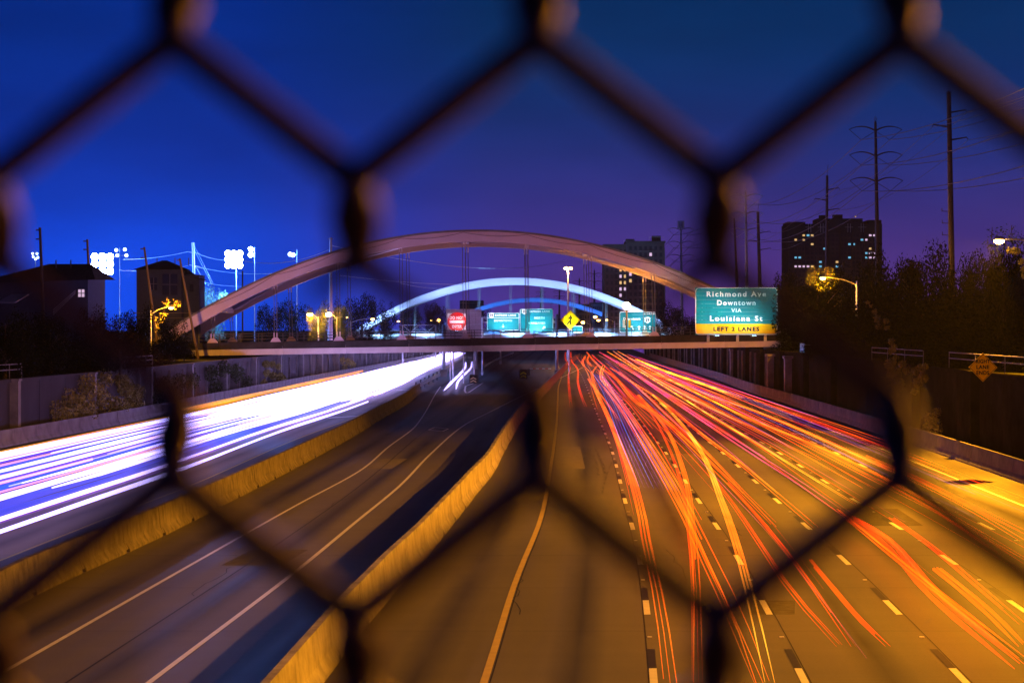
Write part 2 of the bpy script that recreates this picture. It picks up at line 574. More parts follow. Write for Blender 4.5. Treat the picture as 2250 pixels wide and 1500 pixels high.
def ribbon(name, f, y0, y1, w, z, m, parent, step=4.0, off=0.0):
    n = max(2, int((y1 - y0) / step))
    vs, fs = [], []
    for i in range(n + 1):
        y = y0 + (y1 - y0) * i / n
        x = f(y) + off
        vs += [(x - w / 2, y, z), (x + w / 2, y, z)]
    for i in range(n):
        fs.append((2 * i, 2 * i + 1, 2 * i + 3, 2 * i + 2))
    return MB().add(vs, fs).build(name, m, parent)


# solid lines
ribbon('edge_line', lambda y: LINE1(y) + 16.75, -40, 620, 0.14, 0.006, M['white_paint'], road)
ribbon('yellow_line', YEL_C, -40, 560, 0.17, 0.006, M['yellow_paint'], road)
ribbon('yellow_line', YELL, 20, 600, 0.13, 0.006, M['yellow_paint'], road)
ribbon('edge_line', HOVL, 20, 284, 0.13, 0.006, M['white_paint'], road, 3)
ribbon('edge_line', HOVR, 20, 420, 0.14, 0.006, M['white_paint'], road, 3)
ribbon('pavement_joint', from_px([(150, 1496), (592, 1207), (780, 1075), (945, 938), (1040, 880)]), 25, 225, 0.045, 0.004, M['joint'], road, 3)
for k, o in enumerate(OFFS):
    ribbon('pavement_joint', lambda y, o=o: LINE1(y) + o - (0.10 if k == 0 else -0.13), -20, 330, 0.028 if k else 0.032, 0.004, M['joint'], road)
ribbon('pavement_joint', lambda y: YEL_C(y) + 0.13, -20, 330, 0.028, 0.004, M['joint'], road)
ribbon('pavement_joint', lambda y: LINE1(y) + 8.4, 20, 200, 0.03, 0.004, M['joint'], road)

# skip dashes: 3 m white with a black contrast block behind it
me_w = MB().add([(-.085, -1.52, 0), (.085, -1.52, 0), (.085, 1.52, 0), (-.085, 1.52, 0)], [(0, 1, 2, 3)]).mesh('lane_dash', M['white_paint'])
me_k = MB().add([(-.09, -1.45, 0), (.09, -1.45, 0), (.09, 1.45, 0), (-.09, 1.45, 0)], [(0, 1, 2, 3)]).mesh('contrast_dash', M['black_paint'])
me_m = MB().box((0, 0, 0.01), (0.11, 0.11, 0.02)).mesh('lane_marker', M['white_paint'])
for o in OFFS:
    for k in range(-5, 44):
        y = 48.8 + 12.19 * k
        if y > 560:
            break
        for me, yy, zz in ((me_w, y - 1.52, 0.009), (me_k, y + 1.46, 0.007), (me_m, y + 4.9, 0.004)):
            if me is me_m and (yy > 260 or yy < 20):
                continue
            a = math.atan2(LINE1(yy + 1) - LINE1(yy - 1), 2)
            link(me.name.split('.')[0], me, road, Matrix.Translation((LINE1(yy) + o, yy, zz)) @ Matrix.Rotation(-a, 4, 'Z'))
# diagonal tick rows and the diamond on the managed lanes
tick = MB().add([(-.28, -.10, 0), (.28, -.02, 0), (.28, .12, 0), (-.28, .04, 0)], [(0, 1, 2, 3)]).mesh('dotted_line_tick', M['white_paint'])
for row in (from_px([(920, 932), (1002, 880), (1040, 850)]), from_px([(1035, 923), (1085, 878), (1130, 845)])):
    for y in np.arange(174, 285, 3.4):
        link('dotted_line_tick', tick, road, Matrix.Translation((row(y), y, 0.009)))
dm = MB()
cx, cy, _ = G(962, 943)
dp = [(cx + .45, cy - 3.2), (cx + .75, cy + 1.0), (cx - .35, cy + 3.4), (cx - .65, cy - 1.0)]
for i in range(4):
    dm.bar((*dp[i], .006), (*dp[(i + 1) % 4], .006), 0.10, 0.004)
dm.build('diamond_symbol', M['white_paint'], road)
# gore chevron outline by the crash cushion
ch = MB()
gp = [G(1040, 842), G(1023, 848), G(1021, 858), G(1024, 863), G(1030, 862), G(1061, 841)]
for a, b in zip(gp, gp[1:]):
    ch.bar((a[0], a[1], .007), (b[0], b[1], .007), 0.22, 0.004)
ch.build('gore_line', M['white_paint'], road)
# cross bars on the left carriageway shoulder
for (a, b) in (((720, 918), (782, 914)), ((872, 857), (916, 856))):
    pa, pb = G(*a), G(*b)
    MB().bar((pa[0], pa[1], .008), (pb[0], pb[1], .008), 0.35, 0.004).build('shoulder_bar', M['white_paint'], road)
# repaired slabs
M['patch_pale'] = mat('newer_concrete_patch', (0.19, 0.175, 0.155), 0.8, var=0.2, scale=2, spec=0.1)
M['patch_dark'] = mat('asphalt_patch', (0.095, 0.088, 0.082), 0.85, var=0.3, scale=3, spec=0.1)
for (x0, x1, y0_, y1_, mk) in ((2.35, 3.9, 118, 140, 'patch_pale'), (-.2, 2.6, 96.6, 100.5, 'patch_pale'), (8.9, 11.2, 132, 146, 'patch_dark'), (13.2, 15.6, 84, 92, 'patch_dark'),
                               (-9.2, -7.3, 70, 75, 'patch_dark'), (15.2, 17.4, 150, 171, 'patch_pale'), (-7.9, -6.4, 118, 127, 'patch_pale'), (6.2, 7.4, 58, 61, 'patch_dark')):
    MB().add([(x0, y0_, .002), (x1, y0_, .002), (x1 + .4, y1_, .002), (x0 + .4, y1_, .002)], [(0, 1, 2, 3)]).build('pavement_patch', M[mk], road)
cr_ = random.Random(9)
for (xa, ya, n_) in ((0.2, 58, 9), (5.2, 66, 8), (8.3, 80, 9), (-8.9, 62, 8), (12.6, 72, 8), (1.4, 104, 9), (-8.0, 90, 8)):
    p_ = [(xa, ya)]
    for q in range(n_):
        p_.append((p_[-1][0] + cr_.uniform(-.16, .24), p_[-1][1] + cr_.uniform(.5, 1.6)))
    vs = []
    for (a_, b_) in p_:
        vs += [(a_ - .012, b_, .003), (a_ + .012, b_, .003)]
    MB().add(vs, [(2 * i, 2 * i + 1, 2 * i + 3, 2 * i + 2) for i in range(len(p_) - 1)]).build('pavement_crack', M['joint'], road)
# tyre marks
for pts, w in (([(1292, 978), (1304, 1000), (1312, 1020), (1315, 1045)], .13), ([(1308, 985), (1320, 1010), (1327, 1025), (1330, 1040)], .13),
               ([(1345, 1015), (1334, 1040), (1326, 1070), (1323, 1085)], .10)):
    q = [G(*p) for p in pts]
    vs = []
    for p in q:
        vs += [(p[0] - w / 2, p[1], .011), (p[0] + w / 2, p[1], .011)]
    MB().add(vs, [(2 * i, 2 * i + 1, 2 * i + 3, 2 * i + 2) for i in range(len(q) - 1)]).build('skid_mark', M['rubber'], road)

# ------------------------------------------------------------------ concrete barriers
prof = [(-.31, 0), (-.31, .08), (-.16, .34), (-.085, 1.05), (.085, 1.05), (.16, .34), (.31, .08), (.31, 0)]


def seg_mesh(L, notch=True):
    mb = MB()
    cuts = [(-L / 2, -L / 2 + .22, .10 if notch else 0.0), (-L / 2 + .22, L / 2 - .22, 0.0), (L / 2 - .22, L / 2, .10 if notch else 0.0)]
    for a, b, z0 in cuts:
        n = len(prof)
        vs = []
        for y in (a, b):
            for (x, z) in prof:
                xx = x
                zz = max(z, z0)
                if z0 and abs(x) > .30:
                    xx = math.copysign(.27, x)
                    zz = z0 if z == 0 else max(z, z0 + .02)
                vs.append((xx, y, zz))
        fs = [(i, (i + 1) % n, (i + 1) % n + n, i + n) for i in range(n)]
        fs += [tuple(range(n - 1, -1, -1)), tuple(range(n, 2 * n))]
        mb.add(vs, fs)
    return mb


def barrier(label, f, y0, y1, m, L=6.0, notch=True):
    t = thing('concrete_barrier', label, 'barrier', (f(y0), y0, 0))
    me = seg_mesh(L - .03, notch).mesh('barrier_segment', m)
    y = y0
    while y < y1:
        dx = f(y + L) - f(y)
        Ly = math.sqrt(max(L * L - dx * dx, 1))
        ym = y + Ly / 2
        a = math.atan2(f(y + Ly) - f(y), Ly)
        xm = (f(y) + f(y + Ly)) / 2
        Mx = Matrix.Translation((xm - t.location.x + random.uniform(-.015, .015), ym - y0, 0)) @ Matrix.Rotation(-a, 4, 'Z')
        link('barrier_segment', me, t, Mx)
        y += Ly
    return t


barrier('pale curving concrete barrier down the middle between the dark gap and the main lanes', BARC_CENTRE, 14.0, 560, M['concrete'])
barrier('long concrete barrier with notched foot between the white light trails and the empty lanes', BARL_CENTRE, 14.0, 258, M['barrier_dirty'])
barrier('low concrete barrier at the foot of the ivy wall on the left', BARLL, 70.0, 560, M['old_concrete'], notch=False)
barrier('stained concrete barrier along the right shoulder below the dark wall', BARR, 20.0, 560, M['old_concrete'], notch=False)


# ------------------------------------------------------------------ retaining walls with panels and pilasters
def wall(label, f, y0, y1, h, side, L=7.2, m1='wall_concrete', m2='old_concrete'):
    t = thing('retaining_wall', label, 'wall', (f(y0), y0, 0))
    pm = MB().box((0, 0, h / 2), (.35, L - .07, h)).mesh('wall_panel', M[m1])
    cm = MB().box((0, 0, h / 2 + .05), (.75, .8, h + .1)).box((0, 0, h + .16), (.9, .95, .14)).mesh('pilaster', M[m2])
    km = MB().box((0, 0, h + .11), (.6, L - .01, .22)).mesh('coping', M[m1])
    sp_ = MB().box((0, 0, h * .47), (.22, .16, h * .94)).mesh('soldier_pile', M['old_concrete'])
    y = y0
    i = 0
    while y < y1:
        a = math.atan2(f(y + L) - f(y), L)
        Mx = Matrix.Translation(((f(y) + f(y + L)) / 2 - t.location.x, y + L / 2 - y0, 0)) @ Matrix.Rotation(-a, 4, 'Z')
        link('wall_panel', pm, t, Mx)
        link('coping', km, t, Mx)
        if y > (240 if side > 0 else 172):
            link('soldier_pile', sp_, t, Matrix.Translation((f(y + L * .5) - t.location.x - side * .30, y + L * .5 - y0, 0)))
        if i % 3 == 0:
            link('pilaster', cm, t, Matrix.Translation((f(y) - t.location.x - side * .35, y - y0 + .05, 0)))
        y += L
        i += 1
    return t


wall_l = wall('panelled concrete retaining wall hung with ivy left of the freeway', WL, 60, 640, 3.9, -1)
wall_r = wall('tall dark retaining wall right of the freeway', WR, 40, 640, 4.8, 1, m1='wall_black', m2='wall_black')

for px_, yy_ in ((1693, 243), (1781, 226), (1471, 300)):
    MB().box((WR(yy_) - .75 - wall_r.location.x, yy_ - 40, 2.2), (.7, 1.1, 4.4)).box((WR(yy_) - .75 - wall_r.location.x, yy_ - 40, 4.5), (.95, 1.4, .25)).build('bridge_column', M['old_concrete'], wall_r)


def rail(label, f, y0, y1, z, hgt=0.95, step=3.0, m=None):
    t = thing('metal_railing', label, 'railing', (f(y0), y0, z))
    me_p = MB().tube([(0, 0, 0), (0, 0, hgt)], .03).mesh('railing_post', m or M['galv'])
    n = int((y1 - y0) / step)
    for hh in (hgt, hgt * .62):
        MB().tube([(f(y0 + step * i) - f(y0), step * i, hh) for i in range(n + 1)], .035).build('rail', m or M['galv'], t)
    for i in range(n + 1):
        link('railing_post', me_p, t, Matrix.Translation((f(y0 + step * i) - f(y0), step * i, 0)))
    return t


rail('galvanised pipe railing on top of the left wall above the concrete panel', lambda y: WL(y) - .1, 96, 152, 4.12, m=M['hanger'])
rail('short pipe railing on the left wall beyond the ivy', lambda y: WL(y) - .1, 176, 196, 4.12, m=M['hanger'])
rail('pipe railing on the right wall behind the lane ends sign', lambda y: WR(y) + .1, 84, 138, 5.02, step=9.0, m=M['hanger'])
rail('pipe railing on the right wall behind the hanging ivy', lambda y: WR(y) + .1, 148, 172, 5.02, step=8.0, m=M['hanger'])


# ------------------------------------------------------------------ arch bridges
def arch_bridge(label, cx, y0, apex, tilt, m_arch, m_cap, full=True, m_f='fascia', width=16.7, xoff=-0.8, k=0.0089):
    t = thing('arch_bridge', label, 'bridge', (cx, y0, 0))
    t.rotation_euler = (0, -tilt, 0)
    f = lambda x: apex - k * x * x
    xs = [x for x in np.linspace(-39.5, 39.5, 48)]
    for yy in (0.0, width):
        top, bot = [], []
        for x in xs:
            sl = -2 * k * x
            nx_, nz_ = -sl / math.hypot(1, sl), 1 / math.hypot(1, sl)
            top.append((x, f(x)))
            bot.append((x - nx_ * 1.38, f(x) - nz_ * 1.38))

        def sweep(o0, o1, wt, wb, name, mm):
            vs, fs = [], []
            for (a, b) in zip(top, bot):
                pa = (a[0] + (b[0] - a[0]) * o0, a[1] + (b[1] - a[1]) * o0)
                pb = (a[0] + (b[0] - a[0]) * o1, a[1] + (b[1] - a[1]) * o1)
                vs += [(pa[0], yy - wt, pa[1]), (pa[0], yy + wt, pa[1]), (pb[0], yy + wb, pb[1]), (pb[0], yy - wb, pb[1])]
            n = len(xs)
            for i in range(n - 1):
                for j in range(4):
                    a, b = i * 4 + j, i * 4 + (j + 1) % 4
                    fs.append((a, b, b + 4, a + 4))
            fs += [(3, 2, 1, 0), ((n - 1) * 4, (n - 1) * 4 + 1, (n - 1) * 4 + 2, (n - 1) * 4 + 3)]
            return MB().add(vs, fs).build(name, mm, t)
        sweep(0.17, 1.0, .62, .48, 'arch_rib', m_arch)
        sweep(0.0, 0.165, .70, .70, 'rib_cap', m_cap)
    # bracing between the ribs
    hx = [xoff + 7.3 * (i - 4) for i in range(9)]
    zc = lambda x: f(x) - .75
    for i in (0, 2, 4, 6, 8):
        MB().bar((hx[i], .6, zc(hx[i])), (hx[i], width - .6, zc(hx[i])), .75, .6).build('cross_beam', m_arch, t)
    for i in (0, 2, 4, 6):
        a, b = hx[i], hx[i + 2]
        MB().bar((a + .5, .7, zc(a + .5)), ((a + b) / 2, width / 2, zc((a + b) / 2)), .55, .45).bar((b - .5, .7, zc(b - .5)), ((a + b) / 2, width / 2, zc((a + b) / 2)), .55, .45).build('diagonal_brace', m_arch, t)
        MB().bar((a + .5, width - .7, zc(a + .5)), ((a + b) / 2, width / 2, zc((a + b) / 2) - .02), .55, .45).bar((b - .5, width - .7, zc(b - .5)), ((a + b) / 2, width / 2, zc((a + b) / 2) - .02), .55, .45).build('diagonal_brace', m_arch, t)
    # deck
    Ld = 35.8
    MB().box((0, width / 2, 5.95), (2 * Ld, width + 1.2, .35)).build('deck_slab', M['old_concrete'], t)
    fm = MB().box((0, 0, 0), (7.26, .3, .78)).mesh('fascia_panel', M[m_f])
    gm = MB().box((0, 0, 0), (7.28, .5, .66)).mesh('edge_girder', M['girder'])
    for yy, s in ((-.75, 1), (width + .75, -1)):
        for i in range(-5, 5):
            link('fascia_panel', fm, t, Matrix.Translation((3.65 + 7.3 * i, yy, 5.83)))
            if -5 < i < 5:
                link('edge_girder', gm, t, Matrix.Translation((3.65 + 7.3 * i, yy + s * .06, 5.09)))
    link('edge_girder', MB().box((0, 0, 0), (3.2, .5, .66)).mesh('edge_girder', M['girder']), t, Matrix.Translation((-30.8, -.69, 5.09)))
    if full:
        fb = MB().box((0, width / 2, 5.35), (.5, width, .7)).mesh('floor_beam', M['girder'])
        for i in range(-4, 5):
            link('floor_beam', fb, t, Matrix.Translation((7.3 * i - .8, 0, 0)))
    # railing
    for yy in (-.55, width + .55):
        for zz in (7.22, 6.92, 6.55):
            MB().bar((-Ld, yy, zz), (Ld, yy, zz), .06 if zz < 7.2 else .09, .05).build('hand_rail', M['dark_metal'], t)
        pm = MB().box((0, 0, 6.72), (.08, .08, 1.05)).mesh('rail_post', M['dark_metal'])
        for i in range(-14, 15):
            link('rail_post', pm, t, Matrix.Translation((2.43 * i, yy, 0)))
    # hangers and anchor plates
    pl = [(-.62, 0), (-.56, .10), (-.34, .42), (-.14, .52), (.14, .52), (.34, .42), (.56, .10), (.62, 0)]
    am = MB().prism(pl, -.12, .12).mesh('hanger_anchor', M['steel'])
    clm = MB().tube([(0, 0, 0), (0, 0, .75)], .075, 8).mesh('hanger_socket', M['steel'])
    for yy in (-.72, width + .72):
        for i, x in enumerate(hx):
            if i in (0, 8) and yy > 1:
                pass
            zb = f(x) - 1.30
            y_r = 0.0 if yy < 1 else width
            for s in (-.16, .16):
                MB().tube([(x + s, y_r, zb), (x + s, yy, 6.4)], .042 if full else .04, 5).build('hanger_cable', M['hanger'], t)
            if full:
                a = link('hanger_anchor', am, t, Matrix.Translation((x, yy, 6.225)))
                for s in (-.16, .16):
                    link('hanger_socket', clm, a, Matrix.Translation((s, 0, .3)))
                    link('hanger_socket', clm, t, Matrix.Translation((x + s, y_r, zb - .75)))
    if full:
        # loose conduit clipped along the rib face
        for i in range(8):
            a, b = hx[i], hx[i + 1]
            pts = []
            for q in np.linspace(0, 1, 9):
                x = a + (b - a) * q
                pts.append((x, -.66, f(x) - .30 - .55 * 4 * q * (1 - q) * .8))
            MB().tube(pts, .022, 4).build('conduit', M['pole_dark'], t)
    # abutments
    for s in (-1, 1):
        MB().box((s * (Ld + 1.6), width / 2, 2.6), (3.2, width + 2.4, 5.0)).build('abutment', M['old_concrete'], t)
    return t


br1 = arch_bridge('nearest tied arch road bridge with pale pink and orange lit arch', (1039 - 1125) * 257 / F, 257, 18.85, 0.0155, M['steel'], M['steel_cap'])
br2 = arch_bridge('second arch bridge with icy blue lit arch seen under the nearest arch', (1130 - 1125) * 508 / F, 508, 19.0, 0.004, M['steel'], M['steel'], full=False, m_f='girder')
br3 = arch_bridge('farthest and smallest arch bridge with a darker blue arch', (1172 - 1125) * 776 / F, 776, 18.0, 0.004, M['steel'], M['steel'], full=False, m_f='girder')


# uplights that wash the two far arches blue
def uplights(br, power, color, xs, label):
    for i, x in enumerate(xs):
        for yy in (-4.2,):
            t = thing('arch_uplight', label, 'floodlight', (br.location.x + x, br.location.y + yy, 0), group='blue floodlights washing ' + label.split(' of ')[-1])
            t.location.z = 4.9
            MB().box((0, 0, .12), (.5, .35, .2)).bar((0, .1, 0), (0, 2.2, -.1), .08).build('housing', M['dark_metal'], t)
            MB().box((0, -.02, .235), (.42, .28, .02)).build('lens', M['cool_lens'], t)
            lamp('uplight', (0, 0, .4), power, color, t, .2, 150, (0, 3.4, 6.5 + 5.0 * (1 - (x / 36)**2)), 0.5)


uplights(br2, 26000, (0.22, 0.50, 1.0), [-30, -20, -10, 0, 10, 20, 30], 'small blue floodlight outside the railing of the second arch bridge')
uplights(br3, 15000, (0.03, 0.22, 1.0), [-28, -14, 0, 14, 28], 'small blue floodlight outside the railing of the farthest arch bridge')


# ------------------------------------------------------------------ signs
def text_mesh(s, mat_, spacing=1.0, bold=0.02):
    c = bpy.data.curves.new('lettering', 'FONT')
    c.body = s
    c.space_character = spacing
    c.offset = bold
    c.extrude = 0.004
    c.resolution_u = 3
    o = bpy.data.objects.new('tmp', c)
    COL.objects.link(o)
    dg = bpy.context.evaluated_depsgraph_get()
    me = bpy.data.meshes.new_from_object(o.evaluated_get(dg))
    bpy.data.objects.remove(o)
    me.materials.clear()
    me.materials.append(mat_)
    me.name = 'lettering'
    return me


def text_fit(s, x0, x1, z0, z1, y, mat_, parent, spacing=1.15, bold=0.035, name='lettering', ref=None):
    """lettering standing upright in the xz plane; z0..z1 = capital height"""
    me = text_mesh(s, mat_, spacing, bold)
    co = np.empty(len(me.vertices) * 3, dtype=np.float32)
    me.vertices.foreach_get('co', co)
    co = co.reshape(-1, 3)
    mn, mx = co.min(0), co.max(0)
    cap = 0.70
    sx = (x1 - x0) / (mx[0] - mn[0])
    sz = (z1 - z0) / cap
    new = np.empty_like(co)
    new[:, 0] = x0 + (co[:, 0] - mn[0]) * sx
    new[:, 1] = y - co[:, 2] * 2
    new[:, 2] = z0 + co[:, 1] * sz
    me.vertices.foreach_set('co', new.ravel())
    me.update()
    return link(name, me, parent)


def rounded(w, h, r, n=5):
    pts = []
    for cx_, cz_, a0 in ((w / 2 - r, h / 2 - r, 0), (-w / 2 + r, h / 2 - r, 90), (-w / 2 + r, -h / 2 + r, 180), (w / 2 - r, -h / 2 + r, 270)):
        for i in range(n + 1):
            a = R(a0 + 90 * i / n)
            pts.append((cx_ + r * math.cos(a), cz_ + r * math.sin(a)))
    return pts


def border(w, h, r, th, y, m, parent, name='border'):
    o = rounded(w, h, r)
    i = rounded(w - 2 * th, h - 2 * th, max(r - th, .02))
    n = len(o)
    vs = [(p[0], y, p[1]) for p in o] + [(p[0], y, p[1]) for p in i] + [(p[0], y + .012, p[1]) for p in o] + [(p[0], y + .012, p[1]) for p in i]
    fs = []
    for k in range(n):
        k2 = (k + 1) % n
        fs += [(k, k2, k2 + n, k + n), (k, k + 2 * n, k2 + 2 * n, k2), (k + n, k2 + n, k2 + 3 * n, k + 3 * n)]
    return MB().add(vs, fs).build(name, m, parent)


def sign_lamp(x, z, y, parent, power, aim, color=(0.85, 0.95, 1.0), arm=1.6, spot=120):
    MB().bar((x, 0.05, z), (x, -arm, z - .1), .06).build('lamp_arm', M['dark_metal'], parent)
    hd = MB().box((x, -arm - .1, z), (.55, .28, .14)).build('sign_lamp', M['dark_metal'], parent)
    MB().box((x, -arm - .02, z + .08), (.45, .18, .02)).build('lens', M['cool_lens'], hd)
    lamp('sign_light', (x, -arm, z + .2), power, color, parent, .12, spot, aim, .8)


def sg(px0, px1, py0, py1, Y):
    a, b = P(px0, py1, Y), P(px1, py0, Y)
    w, h = b.x - a.x, b.z - a.z
    return (a + b) / 2, w, h


# --- the big Richmond Ave sign, mounted on the near edge of the bridge
YR = 255.2
c, w, h = sg(1527.5, 1708.5, 631.5, 735.5, YR)
rs = thing('road_sign', 'large teal green overhead sign reading Richmond Ave Downtown with yellow strip', 'road sign', c)
px = lambda v: (v - 1618) * YR / F
pz = lambda v: (683.5 - v) * YR / F
zy = pz(711.5)
npan = 9
zt = h / 2
for i in range(npan):
    a = zt - (zt - zy) * i / npan
    b = zt - (zt - zy) * (i + 1) / npan
    MB().box((0, 0.03 + random.uniform(-.006, .006), (a + b) / 2), (w, .05, a - b - .018)).build('sign_panel', M['sign_green'], rs)
yp = MB().box((0, 0.025, (zy + pz(732.5)) / 2), (w - .12, .06, zy - pz(732.5))).build('sign_panel', M['sign_yellow'], rs)
yp['label'] = 'yellow bottom panel'
MB().box((0, 0.03, (-h / 2 + pz(732.5)) / 2), (w, .05, pz(732.5) + h / 2)).build('sign_panel', M['sign_green'], rs)
border(w - .04, h - .04, .42, .075, -.012, M['sign_white'], rs)
for s, x0, x1, y0, y1, m_, spc in (
        ('Richmond Ave', 1552.7, 1683, 640.2, 651.2, 'sign_white', 1.3), ('Downtown', 1575.7, 1660, 659.3, 670.2, 'sign_white', 1.25),
        ('VIA', 1606.7, 1629.3, 677.6, 685.6, 'sign_white', 1.2), ('Louisiana St', 1560, 1675.6, 693.8, 704.6, 'sign_white', 1.3),
        ('LEFT 2 LANES', 1567.4, 1668.3, 718.4, 726.8, 'sign_black', 1.25)):
    text_fit(s, px(x0), px(x1), pz(y1), pz(y0), -.014, M[m_], rs, spc, .05 if m_ == 'sign_black' else .022)
for i in range(5):
    MB().box((-w / 2 + .8 + i * (w - 1.6) / 4, .12, 0), (.12, .12, h - .2)).build('sign_stiffener', M['galv'], rs)
for xx in (-3.2, 0.2, 3.4):
    MB().bar((xx, .15, -h / 2 + .1), (xx, 1.0, -h / 2 - .55), .22).bar((xx, .6, -h / 2 - .15), (xx, .6, -h / 2 - .8), .3).build('mounting_bracket', M['galv'], rs)
for xx in (-2.6, 1.6):
    sign_lamp(xx, -h / 2 - .15, 0, rs, 1700, (xx * .8, 0, 2.6), arm=4.2)


# --- green gantry signs behind the bridge
def green_sign(label, box_, Y, texts, power, panels=8, arrows=(), shield=None, rule=None, rng_=None):
    c, w, h = sg(*box_, Y)
    t = thing('road_sign', label, 'road sign', c)
    cxp, czp = (box_[0] + box_[1]) / 2, (box_[2] + box_[3]) / 2
    X = lambda v: (v - cxp) * Y / F
    Z = lambda v: (czp - v) * Y / F
    for i in range(panels):
        MB().box((0, .03 + random.uniform(-.008, .008), h / 2 - h * (i + .5) / panels), (w, .05, h / panels - .015)).build('sign_panel', M['sign_green'], t)
    border(w - .02, h - .02, .3, .07, -.012, M['sign_white'], t)
    for s, x0, x1, y0, y1, m_ in texts:
        text_fit(s, X(x0), X(x1), Z(y1), Z(y0), -.014, M[m_], t, 1.15, .03)
    for kind, x, y0, y1 in arrows:
        a = (X(x), -.02, Z(y1))
        dx = -.35 if kind == 'slant' else (.45 if kind == 'ne' else 0)
        b = (X(x) + dx, -.02, Z(y0))
        if kind == 'down':
            a, b = b, a
        d = (Vector(b) - Vector(a)).normalized()
        sd = Vector((-d.z, 0, d.x))
        m_ = MB().bar(a, Vector(b) - d * .2, .02, .12) if False else MB()
        A, B = Vector(a), Vector(b) - d * .25
        q = .07
        m_.add([A - sd * q, A + sd * q, B + sd * q, B - sd * q], [(0, 1, 2, 3)])
        m_.add([B - sd * .24, Vector(b), B + sd * .24], [(0, 1, 2)])
        m_.build('arrow', M['sign_white'], t)
    if shield:
        x, y, num = shield
        s = MB()
        pts = [(-.42, .3), (-.2, .42), (.2, .42), (.42, .3), (.36, 0), (.42, -.2), (0, -.46), (-.42, -.2), (-.36, 0)]
        s.prism([(X(x) + p * 1.0, Z(y) + q) for p, q in pts], -.03, -.01)
        sh = s.build('route_shield', M['sign_white'], t)
        text_fit(num, X(x) - .25, X(x) + .25, Z(y) - .2, Z(y) + .2, -.036, M['sign_black'], sh, 1.0, .03)
    if rule:
        MB().box((0, -.014, Z(rule)), (w - .1, .012, .07)).build('divider_line', M['sign_white'], t)
    sign_lamp(0, -h / 2 - .2, 0, t, power, (0, 0, .3), arm=2.2, spot=140)
    return t, w, h


YS1 = 350
green_sign('smaller green overhead sign reading EXPRESS LANE DOWNTOWN with down arrow', (1070, 1141, 687, 725.5), YS1,
           [('EXPRESS LANE', 1088, 1134, 690.3, 694.6, 'sign_white'), ('DOWNTOWN', 1086, 1125, 702, 706.6, 'sign_white')], 1300, 6,
           [('down', 1105.5, 712, 720)], (1080, 692.5, '59'), 698.3)
green_sign('wavy green overhead sign reading EXPRESS LANE NORTH MAINLANES', (1142.5, 1215.5, 678, 729), YS1 + .4,
           [('EXPRESS LANE', 1162, 1208, 682, 686, 'sign_white'), ('NORTH', 1174, 1196, 696, 700.5, 'sign_white'), ('MAINLANES', 1160, 1198, 707.5, 711.5, 'sign_white')], 1900, 16,
           [('ne', 1192, 717, 722)], (1152, 684.5, '59'))
green_sign('green overhead sign with Downtown lettering and five lane arrows behind the bright street lamp', (1361, 1441, 684.5, 731), 300,
           [('Downtown', 1369.5, 1407, 697.5, 703, 'sign_white'), ('NORTH', 1413, 1440, 687.5, 691, 'sign_white')], 1300, 7,
           [('slant', 1376, 715, 723), ('slant', 1392, 715, 724), ('up', 1404, 715, 725), ('up', 1416, 715, 725), ('up', 1428, 715, 725)], (1422.5, 703, '59'))
c2, w2, h2 = sg(1256, 1280, 716, 730.5, 470)
s2 = thing('road_sign', 'small far green sign below the yellow merge diamond', 'road sign', c2)
for i in range(3):
    MB().box((0, .03, h2 / 2 - h2 * (i + .5) / 3), (w2, .05, h2 / 3 - .02)).build('sign_panel', M['sign_green'], s2)
border(w2, h2, .2, .08, -.012, M['sign_white'], s2)
sign_lamp(0, -h2 / 2 - .2, 0, s2, 700, (0, 0, .2))

# --- sign structures: columns standing in the barriers, truss beams
def column(label, pxc, py_top, py_bot, wpx, lab_y=None):
    gx, gy, _ = G(pxc, py_bot)
    zt_ = CAMZ + (HOR - py_top) * gy / F
    t = thing('sign_column', label, 'sign column', (gx, gy, 0))
    r = wpx / 2 * gy / F
    MB().tube([(0, 0, .9), (0, 0, zt_)], r, 10).build('column', M['galv'], t, True)
    MB().box((0, 0, .55), (r * 3.4, r * 4, 1.1)).build('footing', M['old_concrete'], t)
    MB().box((0, 0, .96), (r * 3, r * 3, .08)).build('base_plate', M['galv'], t)
    return t


column('thick steel sign column beside the pair of white curved light trails', 975, 712, 828, 9)
column('steel sign column with a box foot behind the pale chevron crash cushion', 1047, 716, 826, 6.5)
column('steel sign column at the tip of the blue lit centre barrier', 1223.5, 690, 829, 6)
column('short far column on the dim barrier under the bridge', 1100, 716, 800, 4)


def gantry(label, px0, px1, py0, py1, Y):
    a, b = P(px0, py1, Y), P(px1, py0, Y)
    t = thing('sign_gantry', label, 'gantry', (a.x, Y, a.z))
    w_, h_ = b.x - a.x, b.z - a.z
    m_ = MB()
    for yy in (0, 1.2):
        for zz in (0, h_):
            MB().bar((0, yy, zz), (w_, yy, zz), .12).build('chord', M['galv'], t)
    n = max(3, int(w_ / 1.6))
    for i in range(n):
        x0, x1 = w_ * i / n, w_ * (i + 1) / n
        for yy in (0, 1.2):
            m_ = MB().bar((x0, yy, 0 if i % 2 else h_), (x1, yy, h_ if i % 2 else 0), .07)
            m_.build('lacing', M['galv'], t)
    gz = a.z
    for xx in (0, w_):
        MB().tube([(xx, .6, h_), (xx, .6, -gz)], .16, 8).build('leg', M['galv'], t)
    return t


gantry('blue lit lattice gantry left of the red sign', 884, 957, 714, 729, 430)
gantry('lattice gantry carrying the two express lane signs', 1060, 1224, 697, 708, YS1 + 1.6)

